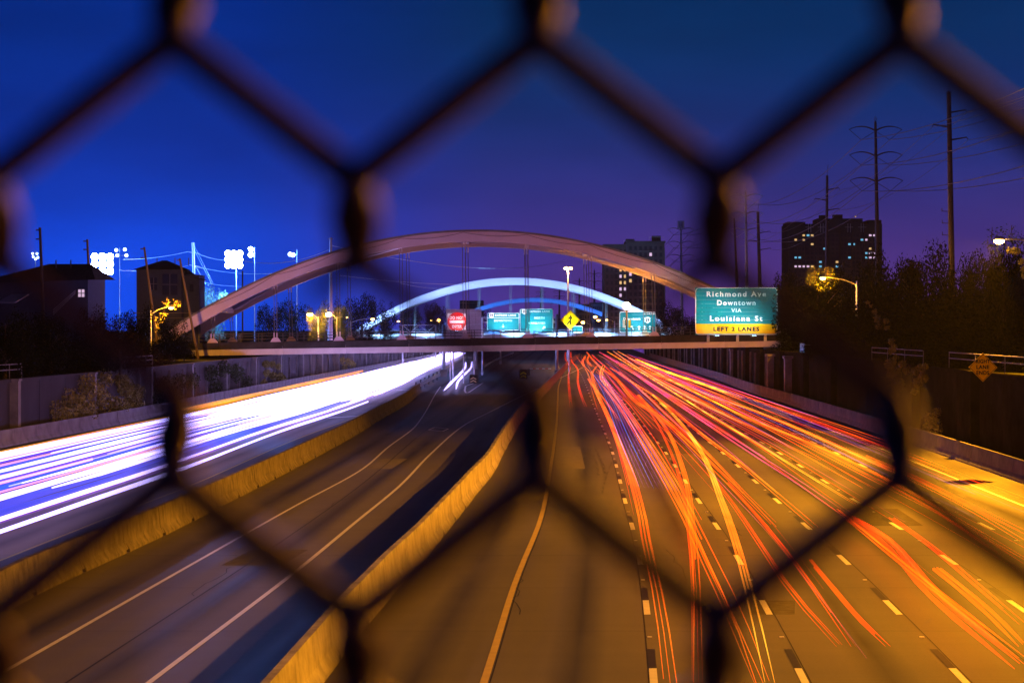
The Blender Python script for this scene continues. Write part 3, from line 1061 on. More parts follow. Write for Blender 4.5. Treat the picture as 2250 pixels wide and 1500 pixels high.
# --- back of a big sign, DO NOT ENTER sign mounted before it
c, w, h = sg(980, 1058, 679, 754, 318)
sb = thing('blank_sign', 'plain purple lit back of a big sign panel behind the red sign', 'sign', c)
for i in range(6):
    MB().box((-w / 2 + w * (i + .5) / 6, .03, 0), (w / 6 - .02, .05, h)).build('sign_panel', M['sign_back'], sb)
for zz in (-h * .3, 0.05 * h, h * .4):
    MB().bar((-w / 2, -.06, zz), (w / 2, -.06, zz), .07, .1).build('sign_stiffener', M['galv'], sb)
for xx in (-w * .3, w * .3):
    MB().tube([(xx, .3, 0), (xx, .3, -c.z)], .12, 8).build('leg', M['galv'], sb)
c, w, h = sg(983, 1025, 688.5, 724.5, 300)
dn = thing('road_sign', 'square red and white DO NOT ENTER sign', 'road sign', c)
MB().box((0, .02, 0), (w, .04, h)).build('sign_panel', M['sign_white'], dn)
MB().prism([(1.27 * math.cos(2 * math.pi * i / 40), 1.27 * math.sin(2 * math.pi * i / 40)) for i in range(40)], -.02, -.004).build('red_disc', M['sign_red'], dn)
MB().box((0, -.026, -.02), (2.0, .01, .36)).build('white_bar', M['sign_white'], dn)
text_fit('DO NOT', -.98, .98, .34, .72, -.024, M['sign_white'], dn, 1.1, .03)
text_fit('ENTER', -.66, .66, -.85, -.47, -.024, M['sign_white'], dn, 1.1, .03)
MB().tube([(-.9, .12, h / 2 + .4), (-.9, .12, -c.z)], .07, 8).build('post', M['galv'], dn)
MB().tube([(.9, .12, h / 2 + .4), (.9, .12, -c.z)], .07, 8).build('post', M['galv'], dn)
sign_lamp(0, -h / 2 - .2, 0, dn, 500, (0, 0, .2), (1, .8, .85), arm=1.5)


def diamond_sign(label, pxc, pyc, rad, Y, m_, lines=None, arrow=False):
    c = P(pxc, pyc, Y)
    r = rad * Y / F
    t = thing('road_sign', label, 'road sign', c)
    MB().prism([(0, -r), (r, 0), (0, r), (-r, 0)], 0, .03).build('sign_panel', m_, t)
    for q in range(4):
        a = [(0, -r), (r, 0), (0, r), (-r, 0)]
        k1, k2 = a[q], a[(q + 1) % 4]
        e = .93
        MB().bar((k1[0] * e, -.006, k1[1] * e), (k2[0] * e, -.006, k2[1] * e), .008, .022).build('border', M['sign_black'], t)
    if lines:
        for s, x0, x1, z0, z1 in lines:
            text_fit(s, x0 * r, x1 * r, z0 * r, z1 * r, -.006, M['sign_black'], t, 1.1, .03)
    if arrow:
        a = MB()
        a.add([(-.07 * r, -.012, -.45 * r), (.13 * r, -.012, -.5 * r), (.11 * r, -.012, .15 * r), (-.05 * r, -.012, .15 * r)], [(0, 1, 2, 3)])
        a.add([(-.24 * r, -.012, .1 * r), (.28 * r, -.012, .1 * r), (.02 * r, -.012, .52 * r)], [(0, 1, 2)])
        a.add([(-.38 * r, -.012, -.42 * r), (-.22 * r, -.012, -.5 * r), (.0 * r, -.012, -.1 * r), (-.02 * r, -.012, .1 * r)], [(0, 1, 2, 3)])
        a.build('arrow', M['sign_black'], t)
    return t, r, c


t, r, c = diamond_sign('bright yellow diamond merge sign with black arrow above the deck', 1253, 703, 21.5, 300, M['sign_bright_yellow'], arrow=True)
MB().tube([(-.15, .1, r * .5), (-.15, .1, -c.z)], .07, 8).build('post', M['galv'], t)
sign_lamp(0, -r - .3, 0, t, 600, (0, 0, .2), arm=1.5)
t, r, c = diamond_sign('amber diamond sign reading RIGHT LANE ENDS on the dark right wall', 2160, 807, 31.5, 116, M['sign_yellow'],
                       [('RIGHT', -.50, .48, .30, .56), ('LANE', -.46, .44, -.10, .16), ('ENDS', -.46, .44, -.50, -.24)])
MB().box((0, .12, 0), (.08, .1, 1.2)).build('post', M['hanger'], t)
# narrow teal street blade seen edge on, on a pilaster of the right wall
bs = thing('blade_sign', 'narrow teal street sign seen edge on below the right end of the bridge', 'sign', P(1763, 779, 226))
b_ = MB().box((0, 0, 0), (.05, 1.9, 2.3), rz=R(6)).build('sign_panel', M['sign_green'], bs)
MB().bar((0, .4, 1.0), (.9, .6, 1.0), .06).bar((0, .4, -1.0), (.9, .6, -1.0), .06).build('bracket', M['galv'], bs)


# --- crash cushions with chevrons
def cushion(label, pxc, pyt, pyb, wpx, m_):
    gx, gy, _ = G(pxc, pyb)
    w = wpx * gy / F
    h = (pyb - pyt) * gy / F
    t = thing('crash_cushion', label, 'crash cushion', (gx, gy, 0))
    for i in range(5):
        MB().box((0, .6 + i * 1.15, h * .46), (w * (1 + .06 * i), 1.05, h * .86)).build('bay', M['dark_metal'], t)
    MB().box((0, 0, h / 2), (w, .08, h)).build('nose_plate', M['sign_black'], t)
    for zc_ in (.30, .62):
        q = MB()
        a, tk = .42 * w, .17 * h
        for s in (-1, 1):
            q.add([(0, -.05, h * zc_ + .12 * h), (0, -.05, h * zc_ + .12 * h - tk), (s * a, -.05, h * zc_ - .13 * h - tk * .6), (s * a, -.05, h * zc_ - .13 * h + tk * .4)], [(0, 1, 2, 3)])
        q.build('chevron', m_, t)
    return t


M['chev_pale'] = mat('pale_chevron_sheeting', (0.85, 0.62, 0.35), 0.35, emit=(0.9, 0.65, 0.3), estr=0.0)
cushion('dark crash cushion with pale orange chevrons beside the white curved trails', 1040, 823, 842, 15.5, M['chev_pale'])
cushion('dark crash cushion with yellow chevrons in front of the barrier gate', 1150, 811, 832, 15.5, M['sign_bright_yellow'])
ga = G(1160, 820)
gt = thing('barrier_gate', 'red and white striped gate arm across the managed lane', 'gate', (ga[0], ga[1] - 15, 0))
MB().box((0, 0, .5), (.4, .4, 1.0)).build('gate_box', M['dark_metal'], gt)
for i in range(7):
    MB().bar((.2 + i * .48, -.25, 1.05), (.2 + (i + 1) * .48, -.25, 1.05), .05, .09).build('arm_section', M['sign_red'] if i % 2 else M['sign_white'], gt)
# guard rail at the end of the long barrier
gr = thing('guard_rail', 'steel guard rail with dark posts continuing the long barrier', 'guard rail', (BARL_CENTRE(258), 258, 0))
fgr = from_px([(925, 860), (945, 847), (972, 832), (985, 823)])
pts = [(fgr(y) - .3 - gr.location.x, y - 258, .72) for y in np.linspace(256, 322, 12)]
MB().tube([(p[0] + .1, p[1], .60) for p in pts], .10, 6).build('rail', M['galv'], gr)
MB().tube([(p[0] + .1, p[1], .84) for p in pts], .10, 6).build('rail', M['galv'], gr)
pm = MB().box((0, 0, .6), (.18, .2, 1.3)).mesh('post', M['dark_metal'])
for p in pts[::2]:
    link('post', pm, gr, Matrix.Translation((p[0] - .05, p[1], 0)))
fg2 = from_px([(1062, 815), (1085, 800), (1110, 788), (1140, 776)])
g2 = thing('guard_rail', 'far guard rail between the white trails and the dim middle lanes', 'guard rail', (fg2(385), 385, 0))
pts = [(fg2(y) - g2.location.x, y - 385, 0) for y in np.linspace(385, 600, 16)]
MB().tube([(p[0], p[1], .7) for p in pts], .2, 5).build('rail', M['galv'], g2)
for p in pts:
    link('post', pm, g2, Matrix.Translation(p))


# ------------------------------------------------------------------ street lamps
def cobra(label, head, side, power, base_z=4.9, small=False, arm=None, lens='sodium_lens', color=SODIUM, r=None, bare=False, group=None):
    """street lamp whose head hangs at the given point; pole stands on the side given"""
    head = Vector(head)
    arm = arm or 3.4
    t = thing('street_lamp', label, 'street lamp', (head.x + side * arm, head.y, base_z), group=group)
    hz = head.z - base_z
    MB().tube([(0, 0, 0), (0, 0, hz * .55), (0, 0, hz - .35)], [.13, .11, .09], 8).build('pole', M['galv'], t)
    MB().tube([(0, 0, hz - .75), (-side * arm * .35, 0, hz - .25), (-side * arm * .75, 0, hz + .02), (-side * (arm - .3), 0, hz + .06)], [.07, .06, .05, .045], 6).build('arm', M['galv'], t)
    c = (-side * arm, 0, hz + .06)
    hd = MB().sphere(c, .36, 10, .42).build('lamp_head', M['galv'], t)
    hd.scale = (1, 1, 1)
    MB().sphere((c[0], c[1], c[2] - .12), .22 if r is None else r, 10, .62).build('lamp_glass', M[lens], t)
    if power:
        if bare:
            lamp('lamp_light', (c[0], c[1], c[2] - .42), power, color, t, .18)
        else:
            lamp('lamp_light', (c[0], c[1], c[2] - .42), power, color, t, .18, 128, (c[0] - side * 12, c[1] - 2, c[2] - 12), .35)
    return t


PW = 68000
cobra('glowing sodium street lamp in front of the dark tree at the far right', P(2195, 527, 126), 1, PW * .95, r=.30, arm=4.5)
cobra('glowing sodium street lamp with a long arm in front of the right tower', P(1808, 610, 236), 1, 15000, r=.28, arm=3.6, bare=True)
for k, (x, y, pw) in enumerate(((25.5, 92, 1.0), (24.5, 52, .62), (24.0, 12, 0.50), (23.5, -30, 0.4))):
    cobra('tall sodium street lamp on the right frontage road, number %s along towards the viewer' % ('first', 'second', 'third', 'fourth')[k] if False else
          ('sodium street lamp beyond the right edge, level with the lane ends sign', 'sodium street lamp on the right bank, level with the nearest dashes',
           'sodium street lamp on the right bank close to the viewer', 'sodium street lamp on the right bank behind the viewer')[k], (x, y, 13.6), 1, PW * pw, arm=5.5)
cobra('unseen sodium lamp added on the viewer bridge to light the right ivy and lane ends sign', (20.0, 1.0, 15.5), 1, 0, base_z=5.8)
bl_ = [o for o in COL.objects if o.name.startswith('street_lamp')][-1]
lamp('lamp_light', (-3.4, 0, 9.2), 44000, SODIUM, bl_, .18, 110, (-1.0, 60, -4.0), .5)  # spot added out of view to light the right ivy and sign
cobra('amber street lamp leaning over the left bank by the small house', P(376, 675, 238), -1, 9000, base_z=4.0, arm=2.2, r=.28, lens='sodium_small', bare=True)
cobra('left one of the two starry amber lamps left of the round tree', P(681, 690, 320), 1, 6000, base_z=4.0, arm=1.2, r=.40, lens='sodium_lens', bare=True)
cobra('right one of the two starry amber lamps, at the foot of the pale pole', P(722, 690, 320), 1, 7000, base_z=4.0, arm=1.2, r=.46, lens='sodium_lens', bare=True)
cobra('small pink amber lamp on a long arm at the left foot of the blue arch', P(819, 700, 400), -1, 900, base_z=4.0, arm=4.0, r=.34, lens='sodium_small')
cobra('small orange lamp on a slanting arm right of the starry pair', P(762, 696, 360), -1, 600, base_z=4.0, arm=3.0, r=.20, lens='sodium_small')
cobra('tiny yellow lamp behind the left foot of the blue arch', P(876, 705, 540), 1, 500, base_z=4.0, arm=2, r=.36, lens='sodium_small')
cobra('left amber lamp of the pair left of the red sign', P(949, 703, 560), 1, 900, base_z=0, arm=2, r=.42, lens='sodium_small')
cobra('right amber lamp of the pair left of the red sign', P(964, 703, 560), 1, 900, base_z=0, arm=2, r=.46, lens='sodium_small')
cobra('far amber lamp right of the yellow diamond sign', P(1281, 708, 620), 1, 900, base_z=4.9, arm=2, r=.55, lens='sodium_small')
cobra('far amber lamp behind the right hanger cables, upper of two', P(1308, 696, 620), 1, 900, base_z=4.9, arm=2, r=.5, lens='sodium_small')
cobra('far amber lamp behind the right hanger cables, lower of two', P(1315, 703, 580), 1, 900, base_z=4.9, arm=2, r=.42, lens='sodium_small')
cobra('small pink lamp between the far amber lamps and the blue arch', P(1333, 702, 560), 1, 0, base_z=4.9, arm=2, r=.3, lens='sodium_small')
# lamp on the bridge
t = thing('street_lamp', 'brightest amber lamp on a dark post standing on the bridge deck', 'street lamp', (P(1377, 672, 272).x, 272, 6.3))
hz = P(1377, 672, 272).z - 6.3
MB().tube([(0, 0, 0), (0, 0, .9), (0, 0, hz - .3)], [.17, .13, .10], 8).build('pole', M['pole_dark'], t)
MB().sphere((0, 0, hz), .48, 12).build('lamp_glass', M['sodium_lens'], t)
MB().box((0, 0, hz - .42), (.4, .4, .12)).build('lamp_collar', M['pole_dark'], t)
for zz in (1.5, 1.9):
    MB().box((-.35, 0, 1.7), (.28, .2, .9)).build('signal_box', M['galv'], t) if zz == 1.5 else MB().box((.35, 0, 1.7), (.28, .2, .9)).build('signal_box', M['sign_yellow'], t)
lamp('lamp_light', (0, -.7, hz + .1), 3000, SODIUM, t, .2)
# twin high mast
h_ = P(1248, 588, 450)
t = thing('street_lamp', 'tall twin headed lamp mast above the blue arch', 'street lamp', (h_.x, 450, 0))
MB().tube([(0, 0, 0), (0, 0, h_.z)], [.28, .14], 8).build('pole', M['galv'], t)
MB().bar((-.7, 0, h_.z), (.7, 0, h_.z), .09).build('arm', M['galv'], t)
for s in (-.55, .55):
    MB().box((s, 0, h_.z - .0), (.75, .5, .3)).build('lamp_head', M['galv'], t)
    MB().sphere((s, -.1, h_.z - .18), .30, 10, .6).build('lamp_glass', M['sodium_lens'], t)
lamp('lamp_light', (0, -.6, h_.z - .9), 9000, (1, .42, .12), t, .3)


# ------------------------------------------------------------------ floodlight masts on the left
def flood_mast(label, pxc, pyc, Y, heads, lens, size, power=0, pole_px=None, base_z=4.0):
    c = P(pxc, pyc, Y)
    t = thing('floodlight_mast', label, 'floodlight', (c.x, Y, base_z))
    hz = c.z - base_z
    xo = 0 if pole_px is None else (pole_px - pxc) * Y / F
    MB().tube([(xo, .35, 0), (xo, .35, hz + .9)], [.12, .07], 8).build('pole', M['galv'], t)
    for (dx, dz) in heads:
        MB().bar((xo, .3, hz + dz), (dx, .2, hz + dz), .08).build('cross_arm', M['galv'], t)
        b = MB().tube([(dx, .05, hz + dz), (dx, .5, hz + dz)], [size, size * .5], 10).build('lamp_housing', M['galv'], t)
        MB().sphere((dx, 0, hz + dz), size * .93, 12, 1).build('lamp_glass', M[lens], t)
    if power:
        lamp('flood_light', (0, -1.6, hz), power, (0.06, 0.24, 1.0), t, .4)
    return t


flood_mast('biggest dazzling white floodlight above the dark roof at far left', 225, 580, 340, [(a, b) for a in (-1.15, 0, 1.15) for b in (-1.1, 0, 1.1)], 'flood_lens', .60, 90000)
flood_mast('second dazzling floodlight on a pale mast between the small house and the arch', 514, 570, 350, [(a, b) for a in (-.95, 0, .95) for b in (-.95, 0, .95)], 'flood_lens', .50, 70000, 519)
lamp('tree_fill_light', (0, -.5, 10.5), 60000, (0.25, 0.75, 1.0), [o for o in COL.objects if o.name.startswith('floodlight_mast')][-1], .3, 38, (-3.6, 11, 4.0), .5)  # extra spot on the mast, added only to brighten the nearby tree
flood_mast('twin lamp floodlight mast just right of the second dazzling floodlight', 551, 555, 362, [(0, .55), (0, -.35)], 'flood_lens', .42, 8000, 559)
flood_mast('lone small floodlight on a short mast above the arch shoulder', 644, 560, 372, [(0, 0), (-.5, 0.1)], 'flood_mid', .38, 4000, 652)
flood_mast('four lamp floodlight mast beside the biggest floodlight', 268, 556, 372, [(-.95, .5), (-.8, -.4), (.5, .6), (.75, -.4)], 'flood_mid', .30, 0, 262)
flood_mast('distant cluster of small floodlights at the left edge above the dark roof', 77, 563, 380, [(-.4, .45), (-.3, -.1), (.35, .45), (.5, -.2), (.1, -.5)], 'flood_mid', .20, 0)


# ------------------------------------------------------------------ poles and wires
def vpole(name, label, pxt, pyt, pxb, pyb, Y, r0, r1, m, cat='utility pole', base_z=None, arms=()):
    a, b = P(pxb, pyb, Y), P(pxt, pyt, Y)
    t = thing(name, label, cat, (a.x, Y, base_z if base_z is not None else 4.0))
    z0 = t.location.z
    d = (b - a)
    k = (z0 - a.z) / d.z
    base = a + d * k
    MB().tube([(base.x - a.x, 0, 0), (b.x - a.x, 0, b.z - z0)], [r0, r1], 10).build('pole', m, t)
    for (dz, x0, x1, zz) in arms:
        MB().bar((b.x - a.x + x0, -.1, b.z - z0 - dz), (b.x - a.x + x1, -.1, b.z - z0 - dz + zz), .12).build('cross_arm', m, t)
    return t, Vector((b.x, Y, b.z))


vpole('utility_pole', 'dark wooden pole leaning over the roof at far left', 88, 500, 91, 578, 210, .17, .13, M['wood'], arms=((.25, -.35, .1, .0), (1.1, -.35, .1, .0)))
vpole('utility_pole', 'dark wooden pole left of the biggest floodlight', 192, 526, 194, 572, 240, .16, .12, M['wood'], arms=((.2, -.4, .1, 0), (1.1, -.4, .1, 0)))
vpole('utility_pole', 'leaning dark pole left of the small house roof', 317, 543, 334, 670, 250, .17, .12, M['wood'], arms=((.2, -.4, .1, 0), (1.2, -.4, .1, 0)))
vpole('utility_pole', 'leaning dark pole across the right side of the small house', 395, 568, 415, 676, 250, .16, .12, M['wood'], arms=((.2, -.3, .1, 0),))
pw, ptop = vpole('utility_pole', 'white lit pole with guy wires behind the small house', 424, 533, 427, 640, 345, .26, .20, M['steel'])
for dz in (1.6, 3.6):
    MB().bar((-.1, -.2, ptop.z - 4 - dz), (-.9, -.2, ptop.z - 4 - dz + .15), .1).bar((.1, -.2, ptop.z - 4 - dz), (.9, -.2, ptop.z - 4 - dz - .15), .1).build('cross_arm', M['steel'], pw)
vpole('utility_pole', 'pale blue concrete pole rising behind the arch left of centre', 727, 522, 727, 690, 335, .28, .20, M['steel'], arms=((.2, -.4, .4, 0),))
vpole('utility_pole', 'thin dark pole right of the second dazzling floodlight', 533, 595, 533, 640, 300, .12, .10, M['wood'])


def sag(a, b, s, n=14):
    a, b = Vector(a), Vector(b)
    return [a.lerp(b, q) - Vector((0, 0, s * 4 * q * (1 - q))) for q in np.linspace(0, 1, n)]


def cable(label, a, b, s, r, m=None, group=None, name='power_line'):
    o = MB().tube(sag(a, b, s), r, 4, False).build(name, m or M['cable'])
    return tag(o, label, 'cable', group)


bc = M['bright_cable']
cable('upper bright wire from the four lamp mast to the white lit pole', P(270, 570, 342), P(413, 553, 345), .3, .035, bc)
cable('lower bright wire reaching the white lit pole from the left', P(262, 594, 342), P(413, 584, 345), .3, .03, bc)
cable('upper bright wire from the white lit pole to the second floodlight', P(432, 556, 345), P(505, 572, 332), .3, .035, bc)
cable('lower bright wire from the white lit pole past the second floodlight', P(432, 586, 345), P(610, 600, 330), .5, .035, bc)
cable('lowest bright wire low between the lit tree and the arch', P(437, 617, 345), P(545, 629, 330), .3, .03, bc)
cable('long bright wire from the second floodlight up to the pale concrete pole', P(520, 570, 335), P(722, 549, 335), 1.2, .035, bc)
cable('outermost guy wire slanting down from the white lit pole', P(425, 536, 345), P(470, 626, 340), 0, .03, bc)
cable('middle guy wire slanting down from the white lit pole', P(427, 549, 345), P(465, 624, 340), 0, .03, bc)
cable('inner guy wire slanting down from the white lit pole', P(427, 580, 345), P(452, 624, 340), 0, .03, bc)
cable('upper pale wire seen inside the big arch', P(730, 540, 335), P(1245, 572, 700), 3.0, .04, bc)
cable('middle pale wire seen inside the big arch', P(745, 605, 335), P(1200, 606, 700), 2.0, .04, bc)
cable('lower pale wire seen inside the big arch', P(880, 622, 380), P(985, 632, 600), .5, .04, bc)


def arm_pole(label, pxt, pyt, pxb, Y, arms_l, arms_r, r0=.34, r1=.2, hooks=()):
    """steel transmission pole with single slanting davit arms"""
    b = P(pxt, pyt, Y)
    base = Vector((P(pxb, 650, Y).x, Y, 4.9))
    t = thing('transmission_pole', label, 'transmission pole', base)
    top = b - base
    MB().tube([(0, 0, 0), tuple(top)], [r0, r1], 10).build('pole', M['pole_dark'], t)
    MB().tube([tuple(top), (top.x + .15, 0, top.z + 1.7)], .04, 5).build('lightning_rod', M['pole_dark'], t)
    ends = []
    for (py, dx) in arms_l + arms_r:
        z = P(0, py, Y).z - base.z
        xx = top.x * z / top.z
        L = dx * Y / F
        MB().tube([(xx, 0, z - .35 * abs(L) / 2.2), (xx + L * .92, 0, z), (xx + L, 0, z - .25)], [.11, .07, .05], 6).build('davit_arm', M['pole_dark'], t)
        ends.append(Vector((base.x + xx + L, Y, base.z + z - .3)))
    for py in hooks:
        z = P(0, py, Y).z - base.z
        xx = top.x * z / top.z
        MB().bar((xx, 0, z), (xx - .95, 0, z + .05), .07).bar((xx - .95, 0, z), (xx - .95, 0, z + .38), .07).build('hook_bracket', M['pole_dark'], t)
    return t, ends, Vector((b.x, Y, b.z))


def wing_pole(label, pxt, pyt, pxb, Y, levels, half, thick=1.0, antenna=False, m=None):
    """transmission pole with three pairs of bowed arms and V insulator strings"""
    m = m or M['pole_dark']
    b = P(pxt, pyt, Y)
    base = Vector((P(pxb, 650, Y).x, Y, 4.9))
    t = thing('transmission_pole', label, 'transmission pole', base)
    top = b - base
    MB().tube([(0, 0, 0), tuple(top)], [.42 * thick, .17 * thick], 10).build('pole', m, t)
    MB().tube([tuple(top), (top.x - .16, 0, top.z + .35), (top.x, 0, top.z + .75), (top.x + .16, 0, top.z + .35), tuple(top)], .04, 4).build('earth_peak', m, t)
    L = half * Y / F
    rise = L * .17
    ends = []
    for py in levels:
        z = P(0, py, Y).z - base.z
        xx = top.x * z / top.z
        for s in (-1, 1):
            pts = []
            for q in np.linspace(0, 1, 9):
                pts.append((xx + s * L * q, 0, z + rise * 4 * (q * .92) * (1 - q * .92) * 1.0 + .0 * q))
            MB().tube(pts, [.10 * thick] * 3 + [.08 * thick] * 3 + [.05 * thick] * 3, 5).build('bowed_arm', m, t)
            tip = Vector(pts[-1])
            vee = Vector((xx + s * L * .54, 0, z - L * .34))
            MB().tube([tuple(tip), tuple(vee)], .035 * thick, 4).build('insulator_string', m, t)
            MB().tube([(xx + s * .1, 0, z - .1), tuple(vee)], .035 * thick, 4).build('insulator_string', m, t)
            ends.append(base + vee)
    if antenna:
        for k in range(6):
            a = 2 * math.pi * k / 6
            MB().box((top.x + .75 * math.cos(a), .75 * math.sin(a), top.z + .4), (.28, .2, 2.0), rz=a).build('antenna_panel', M['galv'], t)
        MB().tube([(top.x, 0, top.z - .5), (top.x, 0, top.z + 1.6)], .12, 8).build('antenna_mast', M['galv'], t)
    return t, ends, Vector((b.x, Y, b.z))


tA, eA, pA = arm_pole('tall dark steel pole with hook brackets at the far right', 2084, 202, 2094, 240, [(274, -38)], [(242, 39), (302, 41)], .40, .24, hooks=(465, 491, 517))
tC, eC, pC = arm_pole('dark steel pole in front of the right tower', 1817, 386, 1815, 350, [(436, -28)], [(413, 28), (458, 28)], .30, .2)
tE, eE, pE = arm_pole('dark steel pole with white insulators right of the fence knot', 1665, 466, 1673, 480, [(527, -22)], [(508, 27), (545, 27)], .5, .3)
tB, eB, pB = wing_pole('tallest pole with three pairs of bowed arms right of the tower', 1923, 268, 1931, 300, [288, 344, 400], 58)
tD, eD, pD = wing_pole('violet lit pole with bowed arms right of the fence knot', 1638, 422, 1642, 490, [433, 471, 508], 38, 1.2, m=M['galv'])
tF, eF, pF = wing_pole('blue lit pole with bowed arms and antennas above the right tower block', 1496, 497, 1499, 590, [506, 535, 564], 29, 1.2, True, m=M['galv'])
tG, eG, pG = wing_pole('small distant bowed arm pole right of the twin lamp mast', 1306, 594, 1306, 980, [603, 620, 638], 17.5, 1.6)
tH, eH, pH = wing_pole('small distant bowed arm pole behind the blue arch, second from its crown', 1273, 612, 1273, 1080, [619, 634, 650], 15, 1.6)
tI, eI, pI = wing_pole('tiny distant bowed arm pole left of the twin lamp mast', 1229, 634, 1229, 1180, [641, 652, 664], 13, 1.7)
tJ, eJ, pJ = wing_pole('tiniest bowed arm pole seen below the blue arch', 1188, 634, 1188, 1280, [642, 652, 662], 11, 1.7)
n = 0
for chain, r in (([[Vector((50, 60, e.z + .5)) for e in eB], eB, eD, eF, eG], .035),):
    for a, b in zip(chain, chain[1:]):
        for k in range(6):
            q0, q1 = Vector(a[k]), Vector(b[k])
            if a is chain[0]:
                q0.x = 47 + (3.0 if k % 2 else -3.0)
            span = (q0 - q1).length
            lev = ('top', 'top', 'middle', 'middle', 'bottom', 'bottom')[k]
            sd = ('left', 'right')[k % 2]
            where = {0: 'from the tallest bowed arm pole out of the picture', 1: 'from the tallest bowed arm pole to the violet one', 2: 'from the violet pole to the antenna pole', 3: 'from the antenna pole to the far poles'}[chain.index(a)]
            cable('%s %s power line %s' % (lev, sd, where), q0, q1, span * .018, .03 + q1.y / 25000)
for a, b, w_ in (([Vector((45 + s, 95, e.z + .4)) for e, s in zip(eA, (-2, 2, 2))], eA, 'from the far right pole out of the picture'), (eA, eC, 'from the far right pole to the tower pole'), (eC, eE, 'from the tower pole to the insulator pole')):
    for k in range(3):
        cable('%s wire %s' % (('single left', 'upper right', 'lower right')[k], w_), a[k], b[k], (Vector(a[k]) - Vector(b[k])).length * .015, .026)
vpole('utility_pole', 'thin dark rust pole without arms below the fence knot', 1613, 480, 1620, 640, 400, .42, .12, M['pole_dark'], base_z=4.9)
vpole('utility_pole', 'thin pole on the roof of the tower block right of the arch', 1460, 545, 1461, 650, 540, .14, .1, M['pole_dark'], base_z=4.9)


# ------------------------------------------------------------------ buildings
def windows(parent, x0, x1, z0, z1, nx, nz, y, lit, ww=.55, wh=.5, side=None):
    """window openings: every lit one on its own, the dark ones singly too up to 300"""
    dx, dz = (x1 - x0) / nx, (z1 - z0) / nz
    dark = MB().box((0, 0, 0), (dx * ww, .12, dz * wh)).box((0, -.05, -dz * wh / 2 - .08), (dx * ww + .2, .22, .12)).mesh('window', M['glass_dark'])
    lm = {k: MB().box((0, 0, 0), (dx * ww, .12, dz * wh)).mesh('window', M[k]) for k in ('win_warm', 'win_cool', 'win_pale')}
    for i in range(nx):
        for j in range(nz):
            k = lit.get((i, j))
            link('window', lm[k] if k else dark, parent, Matrix.Translation((x0 + dx * (i + .5), y, z0 + dz * (j + .5))))


# right tower
Y0 = 600
a, b = P(1731, 588, Y0), P(1938, 492, Y0)
wT = b.x - a.x
tw = thing('apartment_tower', 'wide dark apartment tower with scattered lit windows at right', 'tower', (a.x, Y0, 4.9))
HT = b.z - 4.9
MB().box((wT / 2, 7, HT / 2), (wT, 14, HT)).build('wall', M['tower_dark'], tw)
for (x0, x1, z1, nm) in ((.0, .19, 0, 'parapet'), (.32, .80, .9, 'upper_storey'), (.86, 1.0, .5, 'upper_storey')):
    MB().box((wT * (x0 + x1) / 2, 6, HT + .3 + z1 / 2), (wT * (x1 - x0), 10, .6 + z1)).build(nm, M['tower_dark'], tw)
MB().box((wT * .41, 6, HT + 2.0), (2.2, 3, 1.2)).build('plant_room', M['tower_dark'], tw)
MB().box((wT * .56, 6, HT + 2.1), (2.4, 3, 1.3)).build('plant_room', M['tower_dark'], tw)
MB().sphere((wT * .715, -.2, HT + 2.0), .22, 8).build('beacon', M['win_warm'], tw)
NX, NZ = 22, 13
lit = {}
for px_, py_, k in ((1763, 514, 'win_warm'), (1773, 513, 'win_cool'), (1777, 513, 'win_cool'), (1786, 515, 'win_warm'), (1742, 527, 'win_warm'), (1747, 527, 'win_warm'), (1761, 525, 'win_warm'),
                    (1784, 539, 'win_warm'), (1807, 551, 'win_cool'), (1744, 564, 'win_cool'), (1756, 564, 'win_cool'), (1806, 573, 'win_cool'), (1746, 584, 'win_pale'), (1755, 584, 'win_pale'),
                    (1764, 584, 'win_pale'), (1775, 584, 'win_pale'), (1781, 584, 'win_warm'), (1806, 583, 'win_cool'), (1835, 574, 'win_warm'), (1863, 535, 'win_cool'), (1870, 535, 'win_cool'),
                    (1875, 535, 'win_cool'), (1863, 570, 'win_cool'), (1891, 523, 'win_cool'), (1902, 524, 'win_pale'), (1914, 521, 'win_pale'), (1923, 520, 'win_pale'), (1918, 545, 'win_warm'),
                    (1903, 558, 'win_cool'), (1915, 557, 'win_pale'), (1921, 558, 'win_pale'), (1901, 569, 'win_cool'), (1914, 569, 'win_pale'), (1921, 570, 'win_pale'), (1837, 587, 'win_cool')):
    p = P(px_, py_, Y0)
    i = int((p.x - a.x) / wT * NX)
    j = int((p.z - 17.5) / (HT + 4.9 - 17.5 - 2.5) * NZ)
    if 0 <= i < NX and 0 <= j < NZ:
        lit[(i, j)] = k
windows(tw, 0.4, wT - .4, 17.5 - 4.9, HT - 2.5, NX, NZ, -.02, lit, .62, .42)
for q in (.23, .36, .65, .79):
    cxx = wT * q
    MB().box((cxx - .35, -.1, HT - 1.1), (.09, .1, 2.4)).box((cxx + .35, -.1, HT - 1.1), (.09, .1, 2.4)).box((cxx, -.1, HT - .9), (2.2, .1, .08)).build('window_mullion', M['galv'], tw)
for i in range(8):
    MB().box((wT * (i + .5) / 8, -.12, HT / 2 - 1), (.35, .3, HT - 2)).build('pilaster', M['tower_dark'], tw)

